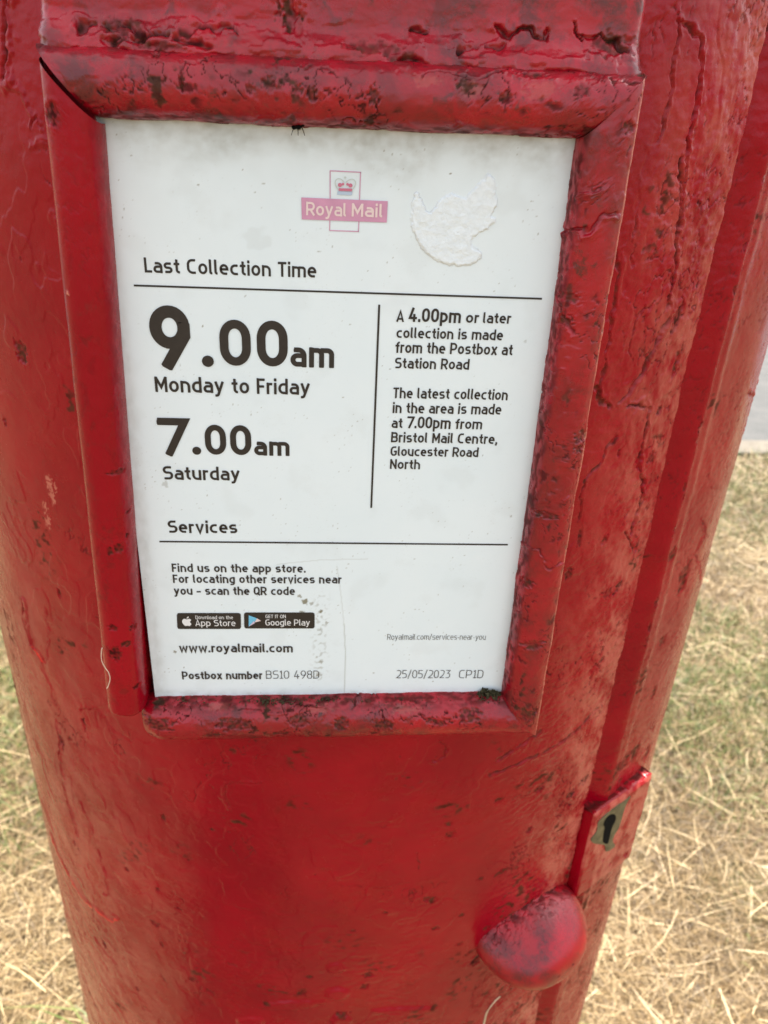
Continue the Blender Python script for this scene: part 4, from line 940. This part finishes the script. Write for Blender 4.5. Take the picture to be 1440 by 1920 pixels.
tag(mo, 'dark moss and grit gathered along the foot of the notice on the bottom frame bar', 'moss', kind='stuff')

# ================================================================== THE GROUND
def ground_sheet(name, x0, x1, y0, y1, z, material, n_=2, kind='structure'):
    X = np.linspace(x0, x1, n_)[:, None] * np.ones((1, n_)); Y = np.linspace(y0, y1, n_)[None, :] * np.ones((n_, 1))
    o = link(name, np_mesh(name, np.stack([X, Y, z + 0 * X], -1), grid_faces(n_, n_)), material); o['kind'] = kind; return o
mt, nt, bs = mat('parched lawn soil'); g = N(nt); co = g.n('ShaderNodeTexCoord').outputs['Object']
c_ = g.mix(g.ramp(g.noise(co, 60, 6, .7), [(.35, 0.0), (.62, 1.0)]), (.09, .06, .03), (.22, .155, .08))
c_ = g.mix(g.ramp(g.noise(co, 1.1, 4, .6), [(.50, 0.0), (.62, .7)]), c_, (.12, .15, .045)); g.l(c_, bs.inputs['Base Color']); bs.inputs['Roughness'].default_value = .9
bp = g.n('ShaderNodeBump'); bp.inputs['Distance'].default_value = .01; g.l(g.noise(co, 90, 5, .7), bp.inputs['Height']); g.l(bp.outputs[0], bs.inputs['Normal'])
YK = 2.86
ground = ground_sheet('ground', -120, 120, -120, 150, -.004, mt)
mt, nt, bs = mat('grey tarmac'); g = N(nt); co = g.n('ShaderNodeTexCoord').outputs['Object']
c_ = g.mix(g.ramp(g.noise(co, 9, 6, .7), [(.35, 0.0), (.65, 1.0)]), (.045, .05, .052), (.085, .085, .085)); c_ = g.mix(g.ramp(g.noise(co, 160, 4, .7), [(.45, 0.0), (.65, .6)]), c_, (.16, .16, .16)); g.l(c_, bs.inputs['Base Color']); bs.inputs['Roughness'].default_value = .85
path = ground_sheet('path', -60, 60, YK + .14, YK + 2.2, .012, mt)
mt, nt, bs = mat('pale concrete edging'); g = N(nt); co = g.n('ShaderNodeTexCoord').outputs['Object']
c_ = g.mix(g.ramp(g.noise(co, 18, 6, .7), [(.3, 0.0), (.7, 1.0)]), (.11, .095, .075), (.20, .175, .14)); g.l(c_, bs.inputs['Base Color']); bs.inputs['Roughness'].default_value = .85
kv = [(-60, YK, -.05), (60, YK, -.05), (60, YK + .14, -.05), (-60, YK + .14, -.05), (-60, YK, .016), (60, YK, .016), (60, YK + .14, .016), (-60, YK + .14, .016)]
kerb = link('kerb', py_mesh('kerb', [(kv, [(4, 5, 6, 7), (0, 1, 5, 4), (2, 3, 7, 6), (1, 2, 6, 5), (3, 0, 4, 7)])]), mt); kerb['kind'] = 'structure'

# blades and straws: one ribbon each, three joints
def ribbons(n_, base, length, width, yaw, lift, curl, tint, twist, rg):
    """base (n,2); returns verts (n*8,3), faces (n*3,4), tint per vertex"""
    t = np.array([0, .36, .7, 1.0])
    el = lift[:, None] + curl[:, None] * t[None, :]
    dx = np.cos(el); dz = np.sin(el)
    seg = np.diff(t)[None, :] * length[:, None]
    hx = np.concatenate([np.zeros((n_, 1)), np.cumsum(dx[:, :-1] * seg, 1)], 1); hz = np.concatenate([np.zeros((n_, 1)), np.cumsum(dz[:, :-1] * seg, 1)], 1)
    bend = rg.normal(0, .12, n_)[:, None] * t[None, :]**2
    ya = yaw[:, None] + bend
    cx = base[:, 0:1] + hx * np.cos(ya); cy = base[:, 1:2] + hx * np.sin(ya); cz = np.maximum(base[:, 2:3] + hz, .0012)
    wd = width[:, None] * np.array([.8, 1.0, .8, .25])[None, :] * .5
    ox = -np.sin(ya) * wd * np.cos(twist)[:, None]; oy = np.cos(ya) * wd * np.cos(twist)[:, None]; oz = wd * np.sin(twist)[:, None]
    V = np.stack([np.stack([cx - ox, cy - oy, cz - oz], -1), np.stack([cx + ox, cy + oy, cz + oz], -1)], 2).reshape(-1, 3)
    b = (np.arange(n_) * 8)[:, None, None] + (np.arange(3) * 2)[None, :, None]
    F = (b + np.array([0, 1, 3, 2])[None, None, :]).reshape(-1, 4)
    return V, F, np.repeat(tint, 8)
PATCH = [(*on_ground(*p)[:2], r, k) for p, r, k in (((1410, 905), .34, .7), ((1300, 890), .5, .6), ((1370, 1010), .16, .15), ((1330, 1225), .22, .55), ((1420, 1260), .22, .45), ((1280, 1390), .16, .45), ((1380, 1400), .12, .15), ((1440, 1540), .12, .22), ((1300, 1470), .08, .2),
         ((-10, 1240), .26, .55), ((-30, 1340), .2, .4), ((8, 1530), .08, .45), ((-60, 1600), .12, .3), ((60, 1640), .05, .25), ((20, 1800), .06, .2))]
def green_mask(x, y):
    q = .30 * perlin(x * 1.15, y * 1.6, 3) + .30 * perlin(x * 4.2, y * 4.2, 6) - .07
    for a, b, r, k in PATCH: q = q + k * np.exp(-((x - a)**2 + (y - b)**2) / (r * r))
    return q
def inside(b): return (np.hypot(b[:, 0] - AX[0], b[:, 1] - AX[1]) > R0 + .04)
mt, nt, bs = mat('dry grass'); g = N(nt)
g.l(g.ramp(g.attr('tint'), [(.0, (.07, .042, .017)), (.3, (.18, .115, .046)), (.6, (.33, .225, .10)), (1.0, (.64, .50, .28))]), bs.inputs['Base Color']); bs.inputs['Roughness'].default_value = .5
DRY = mt
mt, nt, bs = mat('living grass'); g = N(nt)
g.l(g.ramp(g.attr('tint'), [(.0, (.05, .085, .018)), (.5, (.11, .165, .035)), (1.0, (.28, .30, .10))]), bs.inputs['Base Color']); bs.inputs['Roughness'].default_value = .5
GREEN = mt
rg = np.random.default_rng(21)
def scatter(n_, y0, y1):
    y = rg.uniform(y0, y1, n_); x = rg.uniform(-1, 1, n_) * (.75 + .95 * np.maximum(y, .2)); return np.stack([x, y, np.zeros(n_)], 1)
# straw mown and left lying
b = np.concatenate([scatter(125000, -.35, 1.3), scatter(110000, 1.1, YK - .02)]); b = b[inside(b)]; n_ = len(b)
far = sstep(1.0, 2.8, b[:, 1]); b[:, 2] = rg.uniform(0, .022, n_)
tint = np.clip(rg.normal(.5, .27, n_) + .22 * perlin(b[:, 0] * 3, b[:, 1] * 3, 1), 0, 1)
V1 = ribbons(n_, b, rg.gamma(4, .010, n_) + .012, rg.uniform(.0005, .0015, n_) * (1 + .9 * far), rg.uniform(0, 6.283, n_), rg.normal(.04, .16, n_), rg.normal(-.08, .22, n_), tint, rg.uniform(-.7, .7, n_), rg)
# standing dry stubble
b = np.concatenate([scatter(26000, -.35, 1.3), scatter(24000, 1.1, YK - .02)]); b = b[inside(b)]; n_ = len(b)
V2 = ribbons(n_, b, rg.gamma(4, .008, n_) + .01, rg.uniform(.0007, .0018, n_), rg.uniform(0, 6.283, n_), rg.uniform(.3, 1.4, n_), rg.normal(-.6, .5, n_), np.clip(rg.normal(.42, .2, n_), 0, 1), rg.uniform(-.8, .8, n_), rg)
# a few long stalks on top
b = np.concatenate([scatter(1500, -.3, 1.5), scatter(900, 1.1, YK - .02)]); b = b[inside(b)]; n_ = len(b); b[:, 2] = rg.uniform(.012, .03, n_)
V3 = ribbons(n_, b, rg.uniform(.05, .15, n_), rg.uniform(.0010, .0022, n_), rg.uniform(0, 6.283, n_), rg.normal(.05, .12, n_), rg.normal(-.12, .2, n_), np.clip(rg.normal(.88, .1, n_), 0, 1), rg.uniform(-.5, .5, n_), rg)
def join(*sets):
    V = []; F = []; T = []; o = 0
    for v, f, t in sets: V.append(v); F.append(f + o); T.append(t); o += len(v)
    return np.concatenate(V), np.concatenate(F), np.concatenate(T)
V, F, T = join(V1, V2, V3)
dry = link('dry_grass', np_mesh('dry_grass', V, F, dict(tint=T), smooth=False), DRY); tag(dry, 'sun bleached straw and dry grass lying all over the lawn round the post box', 'grass', kind='stuff')
# green patches
b = np.concatenate([scatter(60000, -.3, 1.4), scatter(90000, 1.1, YK - .0)]); gm = green_mask(b[:, 0], b[:, 1]) + .3 * sstep(2.45, 2.8, b[:, 1])
b = b[inside(b) & (gm + rg.normal(0, .10, len(b)) > .16)]; n_ = len(b)
G1 = ribbons(n_, b, rg.gamma(4, .008, n_) + .012, rg.uniform(.0010, .0024, n_), rg.uniform(0, 6.283, n_), rg.uniform(.5, 1.5, n_), rg.normal(-.7, .5, n_), np.clip(rg.normal(.5, .25, n_), 0, 1), rg.uniform(-.8, .8, n_), rg)
# long uncut tufts against the foot of the box
ang = rg.uniform(0, 6.283, 900); rr_ = R0 + .045 + rg.gamma(1.5, .03, 900); b = np.stack([AX[0] + rr_ * np.sin(ang), AX[1] - rr_ * np.cos(ang), 0 * ang], 1); n_ = 900
G2 = ribbons(n_, b, rg.uniform(.06, .20, n_), rg.uniform(.002, .0045, n_), np.arctan2(b[:, 1] - AX[1], b[:, 0] - AX[0]) + rg.normal(0, .7, n_), rg.uniform(.5, 1.4, n_), rg.normal(-1.1, .4, n_), np.clip(rg.normal(.7, .25, n_), 0, 1), rg.uniform(-.6, .6, n_), rg)
V, F, T = join(G1, G2)
grn = link('green_grass', np_mesh('green_grass', V, F, dict(tint=T), smooth=False), GREEN); tag(grn, 'patches of living green grass blades between the straw', 'grass', kind='stuff')
